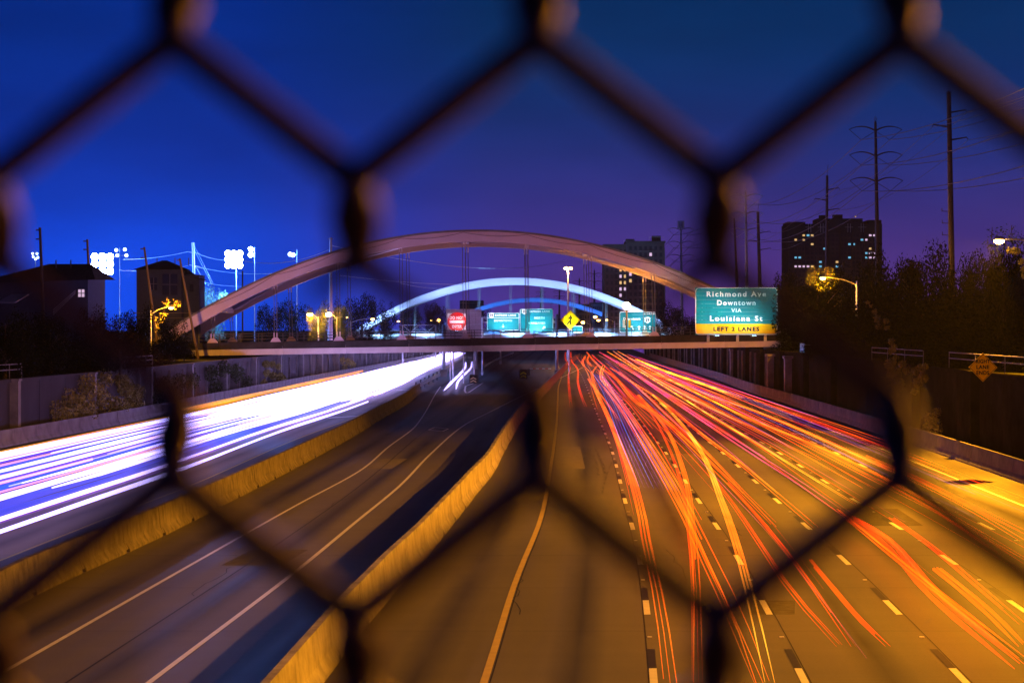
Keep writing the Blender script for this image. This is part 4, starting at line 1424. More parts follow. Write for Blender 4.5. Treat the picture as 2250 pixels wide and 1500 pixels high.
# twin block
Y1 = 560
for (x0, x1, yt, lab, m_, dy, litp) in (
        (1327, 1400, 541, 'left, lower wing of the tower block behind the right shoulder of the arch', 'tower_brick', 4, [(1364, 607), (1365, 627), (1364, 633), (1364, 650), (1373, 596), (1376, 623), (1377, 640), (1364, 590), (1373, 610), (1366, 640)]),
        (1377, 1460, 534, 'right, taller wing of the tower block behind the right shoulder of the arch', 'tower_brick', 0, [(1425, 556), (1387, 600), (1386, 622), (1375, 607)])):
    a, b = P(x0, 740, Y1 + dy), P(x1, yt, Y1 + dy)
    w_ = b.x - a.x
    H = b.z - 4.9
    t = thing('apartment_tower', lab, 'tower', (a.x, Y1 + dy, 4.9))
    MB().box((w_ / 2, 6, H / 2), (w_, 12, H)).build('wall', M[m_], t)
    MB().box((w_ / 2, 5, H + .25), (w_ + .4, 11, .5)).build('parapet', M[m_], t)
    MB().box((w_ * .8, 3, H + 1.2), (2.2, 2.2, 1.4)).build('plant_room', M['tower_dark'], t)
    MB().bar((w_ * .6, 1, H + 1.5), (w_, 1, H + 1.5), .06).bar((w_ * .6, 1, H + .5), (w_ * .6, 1, H + 1.5), .06).build('roof_railing', M['galv'], t)
    nx, nz = 7, 14
    lit = {}
    for i_, (px_, py_) in enumerate(litp):
        p = P(px_, py_, Y1)
        lit[(int((p.x - a.x) / w_ * nx), int((p.z - 4.9 - .4) / (H - .8) * nz))] = 'win_warm' if i_ % 3 else 'win_pale'
    windows(t, .3, w_ - .3, .4, H - .4, nx, nz, -.03, lit, .5, .5)
    slab = MB().box((w_ / 2, -.35, 0), (w_ * .42, .8, .12)).mesh('balcony', M['old_concrete'])
    for j in range(14):
        link('balcony', slab, t, Matrix.Translation((0, 0, .4 + (H - .8) / 14 * j)))
# lit pole bands and low rise blocks at the far end
for k, (x0, x1, yt, Y_, lab) in enumerate(((1262, 1345, 668, 820, 'low brick block under the blue arch on the right'), (1298, 1336, 664, 790, 'flat roofed parking deck under the blue arch'),
                                          (1150, 1250, 700, 860, 'low dim block behind the express lane signs'), (1010, 1062, 660, 900, 'distant office block with a flat roof left of the farthest arch'))):
    a, b = P(x0, 735, Y_), P(x1, yt, Y_)
    t = thing('low_building', lab, 'building', (a.x, Y_, 0))
    w_ = b.x - a.x
    MB().box((w_ / 2, 8, b.z / 2), (w_, 16, b.z)).build('wall', M['tower_dark' if k == 2 or k == 3 else 'tower_brick'], t)
    for j in range(4):
        MB().box((w_ / 2, -.2, b.z - 1.0 - 2.6 * j), (w_ * .96, .5, .35)).build('floor_band', M['old_concrete'], t)
    mw = MB().box((0, -.05, 0), (w_ / 9 * .6, .1, 1.0)).mesh('window', M['glass_dark'])
    for i in range(9):
        for j in range(3):
            link('window', mw, t, Matrix.Translation((w_ / 9 * (i + .5), 0, b.z - 2.2 - 2.6 * j)))

# small house, left
Yh = 270
a = P(300, 592, Yh)
b = P(433, 592, Yh)
wH = b.x - a.x
hH = a.z - 4.0
ho = thing('house', 'small pale stucco house with hipped roof left of the arch', 'house', (a.x, Yh, 4.0))
MB().box((wH * .37, 3.3, hH / 2), (wH * .74, 6.6, hH)).build('wall', M['stucco'], ho)
MB().box((wH * .86, 4.6, hH / 2 - .3), (wH * .27, 5.0, hH - .6)).build('side_wing', M['stucco'], ho)
MB().add([(-.35, -.4, hH), (wH * .78, -.4, hH), (wH * .78, 7, hH), (-.35, 7, hH), (wH * .36, 3.2, hH + 1.2), (wH * .44, 3.2, hH + 1.2)],
         [(0, 1, 5, 4), (1, 2, 5), (2, 3, 4, 5), (3, 0, 4), (3, 2, 1, 0)]).build('roof', M['roof'], ho)
MB().add([(wH * .72, 1.8, hH - .6), (wH * 1.03, 1.8, hH - 1.2), (wH * 1.03, 7.4, hH - 1.2), (wH * .72, 7.4, hH - .5), (wH * .75, 4.5, hH + .1)],
         [(0, 1, 4), (1, 2, 4), (2, 3, 4), (3, 0, 4), (3, 2, 1, 0)]).build('roof', M['roof'], ho)
for (x0, x1, y0_, y1_) in ((331, 345, 610, 637), (357, 390, 602, 648)):
    p, q = P(x0, y1_, Yh), P(x1, y0_, Yh)
    fr = MB().box(((p.x + q.x) / 2 - a.x, -.03, (p.z + q.z) / 2 - 4), (q.x - p.x, .08, q.z - p.z)).build('window', M['glass_dark'], ho)
    MB().box(((p.x + q.x) / 2 - a.x, -.09, (p.z + q.z) / 2 - 4), (.08, .06, q.z - p.z)).box(((p.x + q.x) / 2 - a.x, -.09, (p.z + q.z) / 2 - 4), (q.x - p.x, .06, .08)).build('frame', M['frame'], fr)
MB().box((wH * .87, 2.05, hH - 2.2), (.45, .1, .9)).build('window', M['glass_dark'], ho)
MB().bar((-.2, -1.6, hH - 5.3), (wH, -1.6, hH - 5.3), .1).bar((-.2, -1.6, hH - 5.9), (wH, -1.6, hH - 5.9), .06).build('porch_rail', M['frame'], ho)
for xx in (wH * .27, wH * .57, wH * .8):
    MB().tube([(xx, 3.2, hH + .6), (xx, 3.2, hH + 1.5)], .06, 6).build('vent_pipe', M['frame'], ho)

# big dark roof, far left
Yb = 215
a, b = P(-40, 690, Yb), P(205, 590, Yb)
wB = b.x - a.x
bh = thing('house', 'big house with broad dark roof at the far left edge', 'house', (a.x, Yb, 4.0))
zE, zR = P(0, 610, Yb).z - 4, P(0, 577, Yb).z - 4
MB().box((wB / 2 - .2, 5, zE / 2), (wB - .8, 9, zE)).build('wall', M['stucco'], bh)
MB().add([(-1, -.6, zE - .6), (wB + .3, -.6, zE - .2), (wB + .3, 10.5, zE), (-1, 10.5, zE), (wB * .52, 4.5, zR), (wB * .90, 4.5, zR)],
         [(0, 1, 5, 4), (1, 2, 5), (2, 3, 4, 5), (3, 0, 4), (3, 2, 1, 0)]).build('roof', M['roof'], bh)
wf = P(177, 644, Yb)
fr = MB().box((wf.x - a.x, .45, wf.z - 4), (.72, .1, .86)).build('window_frame', M['frame'], bh)
for s in (-1, 1):
    for q in (-1, 1):
        MB().box((wf.x - a.x + s * .17, .38, wf.z - 4 + q * .2), (.25, .04, .32)).build('pane', M['win_pale'], fr)
for px_ in (107, 140):
    MB().tube([(P(px_, 0, Yb).x - a.x, 3.5, zR - .4), (P(px_, 0, Yb).x - a.x, 3.5, zR + .35)], .07, 6).build('vent_pipe', M['frame'], bh)
for dz in (0, .22, .45):
    MB().bar((wf.x - a.x - 2.6, -.4, wf.z - 4 - 2.1 + dz), (wf.x - a.x - .4, -.4, wf.z - 4 + dz * .6), .05).build('stair_rail', M['galv'], bh)
aw = P(22, 655, 200)
tag(MB().add([(aw.x - 1.2, 200, aw.z - .35), (aw.x + .5, 200, aw.z - .35), (aw.x + 1.3, 202, aw.z + .4), (aw.x - .3, 202, aw.z + .4),
              (aw.x - 1.2, 200, aw.z - .43), (aw.x + .5, 200, aw.z - .43), (aw.x + 1.3, 202, aw.z + .32), (aw.x - .3, 202, aw.z + .32)],
             [(0, 1, 2, 3), (7, 6, 5, 4), (0, 4, 5, 1), (1, 5, 6, 2), (2, 6, 7, 3), (3, 7, 4, 0)]).build('awning', M['sign_back']), 'pale slanted awning panel at the left edge below the big roof', 'awning')


# ------------------------------------------------------------------ trees and ivy
def leaf_cloud(n, clumps, size, seed):
    r_ = np.random.default_rng(seed)
    cs = np.array([c[:3] for c in clumps])
    rs_ = np.array([c[3] for c in clumps])
    w_ = rs_**2
    idx = r_.choice(len(clumps), n, p=w_ / w_.sum())
    d = r_.normal(size=(n, 3))
    d /= np.linalg.norm(d, axis=1)[:, None]
    rad = rs_[idx] * (r_.random(n) ** .45)
    pos = cs[idx] + d * rad[:, None]
    u = r_.normal(size=(n, 3))
    u /= np.linalg.norm(u, axis=1)[:, None]
    v = np.cross(u, r_.normal(size=(n, 3)))
    v /= np.linalg.norm(v, axis=1)[:, None]
    s = size * (0.5 + r_.random(n))[:, None]
    a, b, c_, e = pos - u * s, pos + v * s * .5, pos + u * s, pos - v * s * .5
    return np.stack([a, b, c_, e], 1).reshape(-1, 3)


def leaf_mesh(name, n, clumps, size, seed, m):
    vs = leaf_cloud(n, clumps, size, seed)
    me = bpy.data.meshes.new(name)
    me.from_pydata([tuple(v) for v in vs], [], [(4 * i, 4 * i + 1, 4 * i + 2, 4 * i + 3) for i in range(len(vs) // 4)])
    me.materials.append(m)
    return me


def crown_variant(seed, n=7000, size=.020):
    """unit crown: about 1 wide either side, 1 tall, centred on (0,0,.55)"""
    r_ = random.Random(seed)
    cl = []
    for _ in range(22):
        a = r_.uniform(0, 6.28)
        h = r_.uniform(.12, .88)
        q = math.sqrt(max(0, 1 - ((h - .5) / .5)**2)) * .62 * r_.uniform(.25, 1)
        cl.append((q * math.cos(a), q * math.sin(a), h, r_.uniform(.13, .26)))
    cl.append((0, 0, .5, .34))
    return cl, n, size, seed


CROWN = {}
for k in range(4):
    cl, n, size, sd = crown_variant(20 + k)
    CROWN[('leaf_dark', k)] = leaf_mesh('crown', n, cl, size, sd, M['leaf_dark'])
    CROWN[('leaf_pale', k)] = leaf_mesh('crown', n, cl, size, sd + 90, M['leaf_pale']) if k == 1 else None
    CROWN[('leaf', k)] = leaf_mesh('crown', n, cl, size, sd + 50, M['leaf'])


def limbs(k):
    r_ = random.Random(k)
    mb = MB().tube([(0, 0, -.02), (.01, 0, .25), (0, .01, .5), (.02, 0, .8)], [.045, .035, .022, .006], 7)
    for _ in range(7):
        a = r_.uniform(0, 6.28)
        z = r_.uniform(.2, .5)
        mb.tube([(0, 0, z), (.2 * math.cos(a), .2 * math.sin(a), z + .15), (.42 * math.cos(a), .42 * math.sin(a), z + .3)], [.02, .012, .004], 5)
    return mb.mesh('trunk', M['bark'])


TRUNK = [limbs(k) for k in range(4)]


def tree(label, pxc, pyt, Y, wpx, base_z, kind='leaf_dark', k=None, group=None, name='broadleaf_tree', squat=1.0):
    k = random.randrange(4) if k is None else k
    top = P(pxc, pyt, Y)
    h = top.z - base_z
    w_ = wpx * Y / F / 2
    t = thing(name, label, 'tree', (top.x, Y, base_z), group=group)
    if pxc > 1700 and Y < 450:
        w_ *= 1.5
    s = Matrix.Diagonal((w_ / .8, w_ / .8, h * .98 if squat == 1 else h, 1))
    link('trunk', TRUNK[k], t, s)
    link('crown', CROWN[(kind, k)], t, Matrix.Rotation(random.uniform(0, 6), 4, 'Z') @ s)
    return t


TR = [  # px, top row, distance, width px, base, label
    (1712, 596, 380, 70, 4.9, 'small round dark tree just right of the big sign'),
    (1750, 588, 360, 90, 4.9, 'dark tree at the foot of the right tower'),
    (1800, 596, 330, 110, 4.9, 'dark tree behind the long armed street lamp'),
    (1870, 580, 320, 120, 4.9, 'dark tree below the right half of the right tower'),
    (1940, 545, 270, 110, 4.9, 'knobbly dark tree at the right corner of the tower'),
    (1985, 548, 260, 90, 4.9, 'dark tree with a gap in its top right of the tallest pole'),
    (2035, 530, 225, 130, 4.9, 'highest dark tree left of the hook bracket pole'),
    (2095, 548, 220, 100, 4.9, 'dark tree behind the hook bracket pole'),
    (2150, 560, 210, 90, 4.9, 'low dark tree right of the hook bracket pole'),
    (2182, 548, 215, 100, 4.9, 'tree lit amber from behind by the far right street lamp'),
    (2250, 520, 205, 120, 4.9, 'dark tree cut by the right edge of the picture'),
    (1900, 640, 222, 160, 4.9, 'low black bushy tree over the right wall'),
    (2010, 620, 200, 190, 4.9, 'broad black tree over the hanging ivy'),
    (2120, 630, 205, 220, 4.9, 'broad black tree above the lane ends sign'),
    (2230, 600, 190, 200, 4.9, 'black tree above the right railing'),
    (1790, 660, 290, 120, 4.9, 'black shrubby tree right of the big sign'),
    (1520, 690, 420, 90, 4.9, 'dark tree behind the right foot of the big arch'),
    (1475, 660, 470, 90, 4.9, 'dark tree against the tower block wall'),
    (1440, 690, 400, 70, 4.9, 'dark tree right of the Downtown arrows sign'),
    (1580, 655, 400, 120, 4.9, 'dark tree hidden behind the big sign'),
    (795, 636, 420, 90, 4.0, 'rounded dark tree right of the pale concrete pole'),
    (845, 660, 470, 70, 4.0, 'dark tree at the left foot of the blue arch'),
    (905, 675, 520, 80, 4.0, 'dark tree behind the blue lit gantry'),
    (955, 668, 560, 70, 4.0, 'dark tree left of the red sign'),
    (740, 655, 380, 60, 4.0, 'dim tree behind the starry amber lamps'),
    (640, 650, 360, 90, 4.0, 'dark tree below the left shoulder of the arch'),
    (590, 660, 345, 70, 4.0, 'dark tree at the foot of the floodlight masts'),
    (1090, 676, 900, 90, 0.0, 'far hazy tree behind the express lane signs'),
    (1240, 690, 930, 90, 0.0, 'far hazy tree behind the merge sign'),
    (300, 668, 230, 110, 4.0, 'dark shrub tree below the small house'),
    (215, 672, 200, 140, 4.0, 'dark shrub tree below the lit four pane window'),
    (110, 690, 170, 170, 4.0, 'black tree at the left below the big roof'),
    (10, 680, 150, 180, 4.0, 'black tree cut by the left edge of the picture'),
    (375, 690, 235, 90, 4.0, 'dark tree under the amber leaning lamp'),
    (265, 720, 170, 150, 4.0, 'black bush over the left railing'),
    (405, 752, 236, 70, 4.0, 'black bush at the left foot of the big arch'),
]
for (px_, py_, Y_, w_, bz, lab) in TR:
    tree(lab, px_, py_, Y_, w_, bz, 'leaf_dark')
tree('pale tree glowing icy blue beside the small house', 466, 616, 353, 74, 4.0, 'leaf_pale', 1)
tree('small amber lit tree between the two starry lamps', 700, 660, 322, 74, 4.0, 'leaf', 2)
tree('small olive lit tree right of the starry lamps', 752, 672, 322, 60, 4.0, 'leaf', 3)
tree('brown lit tree glowing behind the long armed street lamp', 1795, 596, 252, 150, 4.9, 'leaf_dark', 0)
tree('amber lit tree crown behind the far right street lamp', 2205, 536, 140, 80, 4.9, 'leaf_dark', 3)
# near-black hedge added to blacken the right bank and scrub on the left bank
for k in range(26):
    y = 84 + k * 9.5
    x = WR(y) + 3.4 + random.uniform(-.5, 1.2)
    o_ = thing('hedge_shrub', 'black shrub in the hedge added to darken the top of the right wall', 'shrub', (x, y, 4.7), group='added hedge on the right bank')
    kk = k % 4
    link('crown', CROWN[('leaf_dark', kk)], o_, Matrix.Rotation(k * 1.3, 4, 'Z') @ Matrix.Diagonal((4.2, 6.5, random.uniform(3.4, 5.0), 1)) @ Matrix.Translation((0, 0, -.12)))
for k in range(20):
    y = 104 + k * 10
    x = WL(y) - 3.2 + random.uniform(-1.2, .5)
    if y > 205:
        x -= 6
    o_ = thing('hedge_shrub', 'black shrub in the scrub along the top of the left wall', 'shrub', (x, y, 3.8), group='scrub on the left bank')
    kk = k % 4
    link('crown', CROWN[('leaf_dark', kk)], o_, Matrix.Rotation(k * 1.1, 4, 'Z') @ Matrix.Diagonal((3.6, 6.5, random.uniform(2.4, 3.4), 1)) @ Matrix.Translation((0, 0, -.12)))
# bare tree above the big sign
bt = thing('bare_tree', 'leafless tree with thin twigs above the big sign', 'tree', P(1578, 700, 420))
bt.location.z = 4.9
mb = MB()
rr = random.Random(3)
H = P(0, 600, 420).z - 4.9
mb.tube([(0, 0, 0), (0, 0, H * .72)], [.25, .12], 7)


def twig(p, d, L, r, dep):
    q = p + d * L
    mb.tube([tuple(p), tuple(q)], [r, r * .6], 4, False)
    if dep:
        for _ in range(3):
            nd_ = (d + Vector((rr.uniform(-.8, .8), rr.uniform(-.8, .8), rr.uniform(-.3, .6)))).normalized()
            twig(q, nd_, L * .72, r * .6, dep - 1)


for i in range(6):
    a = i * 1.05
    twig(Vector((0, 0, H * .6)), Vector((math.cos(a), math.sin(a) * .6, .7)).normalized(), 1.3, .07, 3)
mb.build('trunk', M['bark'], bt)


def ivy(label, pts, Y_of, n, leaf, m, seed, thick=.5):
    """hanging ivy: clumps listed as photo px, row, radius px at the wall plane"""
    cl = []
    cen = []
    for (x, y, r_) in pts:
        Y_ = Y_of(x, y)
        p = P(x, y, Y_)
        cen.append(p)
        cl.append((p.x, p.y, p.z, r_ * Y_ / F))
    c0 = sum(cen, Vector()) / len(cen)
    cl = [(a - c0.x, b - c0.y, c - c0.z, d) for a, b, c, d in cl]
    vs = leaf_cloud(n, cl, leaf, seed)
    vs[:, 1] *= .9
    me = bpy.data.meshes.new('leaves')
    me.from_pydata([tuple(v) for v in vs], [], [(4 * i, 4 * i + 1, 4 * i + 2, 4 * i + 3) for i in range(len(vs) // 4)])
    me.materials.append(m)
    t = thing('ivy', label, 'ivy', c0)
    stuff(link('leaves', me, t))
    st = MB()
    r_ = random.Random(seed)
    for c_ in cl[::2]:
        st.tube([(c_[0], c_[1], c_[2] + c_[3]), (c_[0] + r_.uniform(-.1, .1), c_[1], c_[2] - c_[3])], .02, 4)
    st.build('stem', M['bark'], t)
    return t


def on_wall(f, off):
    def g_(x, y):
        # distance at which the sight line in column x meets the wall line
        lo, hi = 40.0, 640.0
        k = (x - 1125) / F
        best, bd = None, 1e9
        for Y_ in np.arange(50, 640, 1.0):
            d_ = abs(k * Y_ - (f(Y_) + off))
            if d_ < bd:
                best, bd = Y_, d_
        return best
    return g_


WLs, WRs = on_wall(WL, .7), on_wall(WR, -.7)
ivy('bushy brown ivy on the left wall, near clump beside the bare concrete panel', [(150, 890, 38), (190, 850, 30), (215, 880, 38), (235, 830, 22), (120, 910, 30), (180, 905, 36)], WLs, 4200, .10, M['ivy'], 1)
ivy('bushy brown ivy on the left wall, far clump before the dark gap', [(275, 850, 22), (290, 880, 25), (305, 860, 18), (265, 835, 18), (255, 895, 25), (310, 893, 16)], WLs, 2800, .10, M['ivy'], 2)
ivy('dark ivy blanket on the left wall between the two bushy clumps and the deck', [(340, 850, 20), (365, 845, 22), (395, 840, 22), (425, 835, 20), (355, 870, 20), (385, 865, 20), (330, 880, 14)], WLs, 3600, .10, M['leaf'], 12)
ivy('hanging ivy strands lit yellow below the left end of the bridge deck', [(583, 800, 9), (585, 820, 9), (598, 800, 8), (600, 825, 9), (612, 805, 8), (618, 830, 12), (606, 845, 9), (630, 840, 9), (578, 840, 8)], WLs, 2600, .10, M['ivy'], 3)
ivy('small patch of ivy further along the left wall', [(752, 792, 8), (765, 795, 9), (775, 800, 9), (757, 806, 8)], WLs, 900, .12, M['ivy'], 4)
ivy('dim teal ivy on the left wall below the arch foot', [(460, 820, 20), (490, 810, 20), (520, 820, 22), (545, 840, 16), (470, 850, 18)], WLs, 2600, .11, M['leaf'], 5)
ivy('amber lit hanging ivy on the right wall, left bunch', [(1958, 770, 9), (1955, 800, 14), (1965, 822, 18), (1985, 800, 10), (1975, 845, 16), (1960, 860, 18), (1995, 815, 9), (1968, 785, 7)], WRs, 3200, .075, M['ivy'], 6)
ivy('amber lit hanging ivy on the right wall, right bunch', [(2010, 815, 10), (2025, 808, 10), (2035, 805, 8), (2015, 840, 12), (2030, 830, 12), (2008, 860, 8)], WRs, 1700, .075, M['ivy'], 7)
ivy('ivy creeping over the right barrier behind the fence knot', [(2040, 918, 14), (2055, 930, 15), (2060, 905, 10), (2035, 940, 12), (2065, 945, 10)], WRs, 1300, .07, M['ivy'], 8)
ivy('thin amber lit strands trailing from the dark bank above the right wall', [(1903, 665, 5), (1921, 685, 7), (1926, 700, 9), (1930, 718, 8), (1948, 705, 7), (1950, 720, 6), (1962, 750, 8), (1968, 762, 8), (1910, 672, 4)], WRs, 900, .08, M['ivy'], 9)
ivy('lit leaves below the far right street lamp', [(2218, 550, 7), (2228, 552, 9), (2236, 551, 7), (2244, 575, 8), (2249, 592, 8), (2250, 608, 7)], lambda x, y: 126.6, 420, .07, M['ivy'], 10)
ivy('twigs added around the far right street lamp to form its amber glow', [(2180, 515, 16.0), (2200, 508, 19.2), (2222, 514, 19.2), (2240, 524, 19.2), (2170, 540, 14.4), (2190, 548, 17.6), (2212, 543, 16.0), (2232, 540, 14.4)], lambda x, y: 127.3, 420, .06, M['leaf'], 21)  # this and the next two leaf clusters stand in for lamp halos
ivy('twigs added around the long armed street lamp before the tower to form its brown glow', [(1790, 600, 16.2), (1800, 622, 18.0), (1820, 598, 16.2), (1826, 618, 18.0), (1783, 614, 14.4), (1808, 634, 14.4)], lambda x, y: 238.6, 300, .10, M['leaf'], 22)
ivy('twigs added beside the lamp leaning over the left bank to form its amber glow', [(352, 700, 11.9), (348, 712, 11.9), (360, 692, 10.2), (388, 668, 11.9), (366, 664, 10.2), (345, 722, 10.2)], lambda x, y: 239, 220, .09, M['ivy'], 23)

# ------------------------------------------------------------------ light trails of the traffic
def tube_px(name, pts, z, r, m, label, cat='light trail', group=None, n=6, strands=1, spread=1.0):
    w = [G(x, y, z) for x, y in pts]
    w = sorted(w, key=lambda p: p[1])
    f_ = curve([(p[1], p[0]) for p in w])
    y0_, y1_ = w[0][1], w[-1][1]
    ys_ = np.linspace(y0_, y1_, max(10, int((y1_ - y0_) / 7)))
    rr_ = [r * (1 + .12 * math.sin(i * 1.7)) for i in range(len(ys_))]
    nt_ = max(2, len(rr_) // 7)
    for i in range(nt_):
        rr_[i] *= .12 + .88 * i / nt_
    mb = MB()
    if strands <= 1:
        mb.tube([(f_(y), y, z) for y in ys_], rr_, n)
    else:
        sr = random.Random(int(pts[0][0] * 7 + pts[-1][1]))
        for q in range(strands):
            u_ = (q / (strands - 1) - .5) * 2
            dx, dz = u_ * r * spread, sr.uniform(-.5, .5) * r * spread
            k_ = sr.uniform(.30, .66)
            i0 = 0 if q % 2 == 0 else sr.randint(0, max(1, len(ys_) // 8))
            i1 = len(ys_) if q % 3 else len(ys_) - sr.randint(0, max(1, len(ys_) // 6))
            if i1 - i0 < 3:
                i0, i1 = 0, len(ys_)
            mb.tube([(f_(y) + dx, y, z + dz) for y in ys_[i0:i1]], [v * k_ for v in rr_[i0:i1]], 5)
    o = mb.build(name, m, smooth=True)
    return tag(o, label, cat, group)


RT = 'taillight_trail'
gR = 'red and orange traffic light trails'
red = [
    ([(1242, 773), (1243, 790), (1252, 806), (1249, 827), (1252, 867), (1255, 895)], .8, .055, 't_red', 'leftmost short wavy red trail ending beside the yellow line'),
    ([(1254, 773), (1257, 794), (1269, 811), (1270, 841), (1278, 871), (1287, 893)], .8, .055, 't_red', 'second short wavy red trail beside the first row of dashes'),
    ([(1287, 782), (1280, 794), (1284, 805)], .8, .09, 't_orange', 'short orange hook trail just below the deck, left one'),
    ([(1294, 780), (1291, 793), (1301, 806)], .8, .07, 't_orange', 'short orange hook trail just below the deck, right one'),
    ([(1310, 804), (1301, 818), (1303, 836), (1314, 867), (1340, 923), (1363, 979), (1387, 1042), (1410, 1130), (1422, 1200), (1440, 1278), (1458, 1380), (1473, 1497)], .8, .075, 't_orange', 'long orange trail closest to the first dashes, running off the bottom'),
    ([(1293, 831), (1312, 867), (1332, 911), (1352, 960), (1370, 1020), (1384, 1075), (1397, 1130)], .95, .04, 't_red', 'thin red trail hugging the long orange trail on its left'),
    ([(1321, 804), (1321, 827), (1331, 843), (1363, 881), (1394, 923), (1424, 967), (1457, 1018), (1492, 1077), (1518, 1131), (1560, 1218), (1620, 1344), (1677, 1497)], .8, .07, 't_orange', 'hot trail crossing the lane diagonally to the lower right, upper strand'),
    ([(1326, 850), (1365, 900), (1400, 955), (1440, 1020), (1480, 1090), (1512, 1150), (1548, 1230), (1600, 1340), (1668, 1497)], .72, .05, 't_orange', 'orange trail crossing the lane diagonally to the lower right, lower strand'),
    ([(1403, 867), (1447, 918), (1475, 960), (1494, 1007), (1513, 1077), (1521, 1155), (1530, 1260), (1534, 1497)], .8, .05, 't_orange', 'nearly vertical orange trail down the second lane, left strand'),
    ([(1400, 870), (1440, 922), (1462, 965), (1483, 1015), (1502, 1080), (1514, 1160), (1524, 1270), (1528, 1497)], .9, .035, 't_red', 'nearly vertical thin red trail down the second lane'),
    ([(1433, 867), (1480, 911), (1527, 969), (1559, 1028), (1585, 1098), (1599, 1134), (1629, 1230), (1656, 1338), (1680, 1440), (1692, 1497)], .8, .055, 't_yellow', 'broad yellow hearted trail curving down the second lane'),
    ([(1289, 773), (1317, 804), (1354, 832), (1398, 881), (1457, 920), (1550, 1007), (1643, 1098), (1698, 1155)], .8, .075, 't_orange', 'orange trail down the third lane ending beside a dash'),
    ([(1300, 779), (1337, 812), (1390, 865), (1450, 912), (1535, 985), (1625, 1075), (1700, 1150)], .7, .055, 't_red', 'red trail just under the third lane orange trail'),
    ([(1340, 808), (1377, 832), (1433, 867), (1480, 902), (1550, 960), (1630, 1020), (1699, 1077), (1793, 1157)], .8, .05, 't_orange', 'thin orange trail along the third row of dashes'),
    ([(1317, 773), (1387, 815), (1452, 860), (1550, 925), (1650, 990), (1770, 1067), (1871, 1137)], .8, .085, 't_pink', 'broad pink trail running to the lower right'),
    ([(1871, 1138), (1943, 1180), (2055, 1303), (2247, 1465)], .8, .09, 't_red', 'broad red trail reaching the lower right corner'),
    ([(1334, 772), (1400, 812), (1470, 855), (1560, 912), (1660, 972), (1770, 1040), (1900, 1120)], .95, .05, 't_yellow', 'orange trail above the broad pink trail'),
    ([(1347, 771), (1410, 813), (1503, 867), (1590, 910), (1653, 937)], .8, .06, 't_hot', 'pale hot trail ending beside the fourth dashes'),
    ([(1356, 771), (1420, 806), (1510, 853), (1600, 898), (1668, 936)], .9, .05, 't_yellow', 'yellow trail just above the pale hot trail'),
    ([(1398, 790), (1468, 818), (1550, 846), (1634, 877)], 1.0, .13, 't_yellow', 'thick golden trail ending near the right white edge line'),
    ([(1380, 788), (1460, 822), (1550, 855), (1620, 880)], .8, .06, 't_red', 'red trail below the thick golden trail'),
    ([(1405, 806), (1500, 846), (1597, 882), (1650, 900), (1743, 937), (1890, 1003), (2010, 1057), (2130, 1118), (2250, 1190)], .8, .065, 't_orange', 'long orange trail in the right hand lane'),
    ([(1900, 1003), (2010, 1050), (2130, 1110), (2248, 1168)], .95, .06, 't_red', 'red trail above the long right hand lane trail'),
    ([(1420, 815), (1500, 850), (1580, 888), (1650, 921), (1823, 993), (1943, 1051), (2103, 1139), (2247, 1225)], .8, .075, 't_orange', 'long orange red trail along the fifth row of dashes'),
    ([(1930, 1050), (2050, 1115), (2150, 1180), (2248, 1245)], .7, .07, 't_red', 'red trail below the long fifth row trail'),
    ([(1370, 790), (1430, 825), (1520, 872), (1600, 915), (1700, 965), (1800, 1012)], .85, .045, 't_orange', 'thin orange trail along the fourth row of dashes'),
    ([(1360, 815), (1420, 868), (1480, 925), (1560, 1000), (1640, 1085)], .6, .045, 't_orange', 'thin low orange trail in the third lane'),
    ([(1290, 832), (1330, 880), (1362, 925)], .8, .045, 't_orange', 'short thin orange trail left of the dotted trail'),
    ([(1560, 1040), (1620, 1120), (1680, 1210), (1740, 1300), (1845, 1418)], .8, .035, 't_red', 'faint red trail in the middle of the third lane, left'),
    ([(1600, 1060), (1680, 1150), (1760, 1250), (1876, 1418)], .8, .03, 't_red', 'faint red trail in the middle of the third lane, right'),
    ([(1780, 1230), (1830, 1290), (1890, 1360), (1952, 1420)], .8, .03, 't_red', 'faint short red trail near the bottom of the fourth lane'),
    ([(2060, 1250), (2110, 1290), (2180, 1350), (2249, 1420)], .75, .055, 't_orange', 'thick orange red band at the lower right edge'),
    ([(1840, 1120), (1950, 1210), (2100, 1330), (2249, 1445)], .6, .05, 't_orange', 'orange trail reaching the lower right edge under the thick band'),
    ([(1960, 1140), (2050, 1205), (2150, 1290), (2249, 1375)], .9, .05, 't_red', 'red trail reaching the right edge above the thick band'),
]
for pts, z, r, m_, lab in red:
    tube_px(RT, pts, z, r * 1.25, M[m_], lab, group=gR, strands=max(3, int(r * 50)), spread=1.35)
fr_ = random.Random(5)
gF = 'fine red and pink lines fanning out under the bridge'
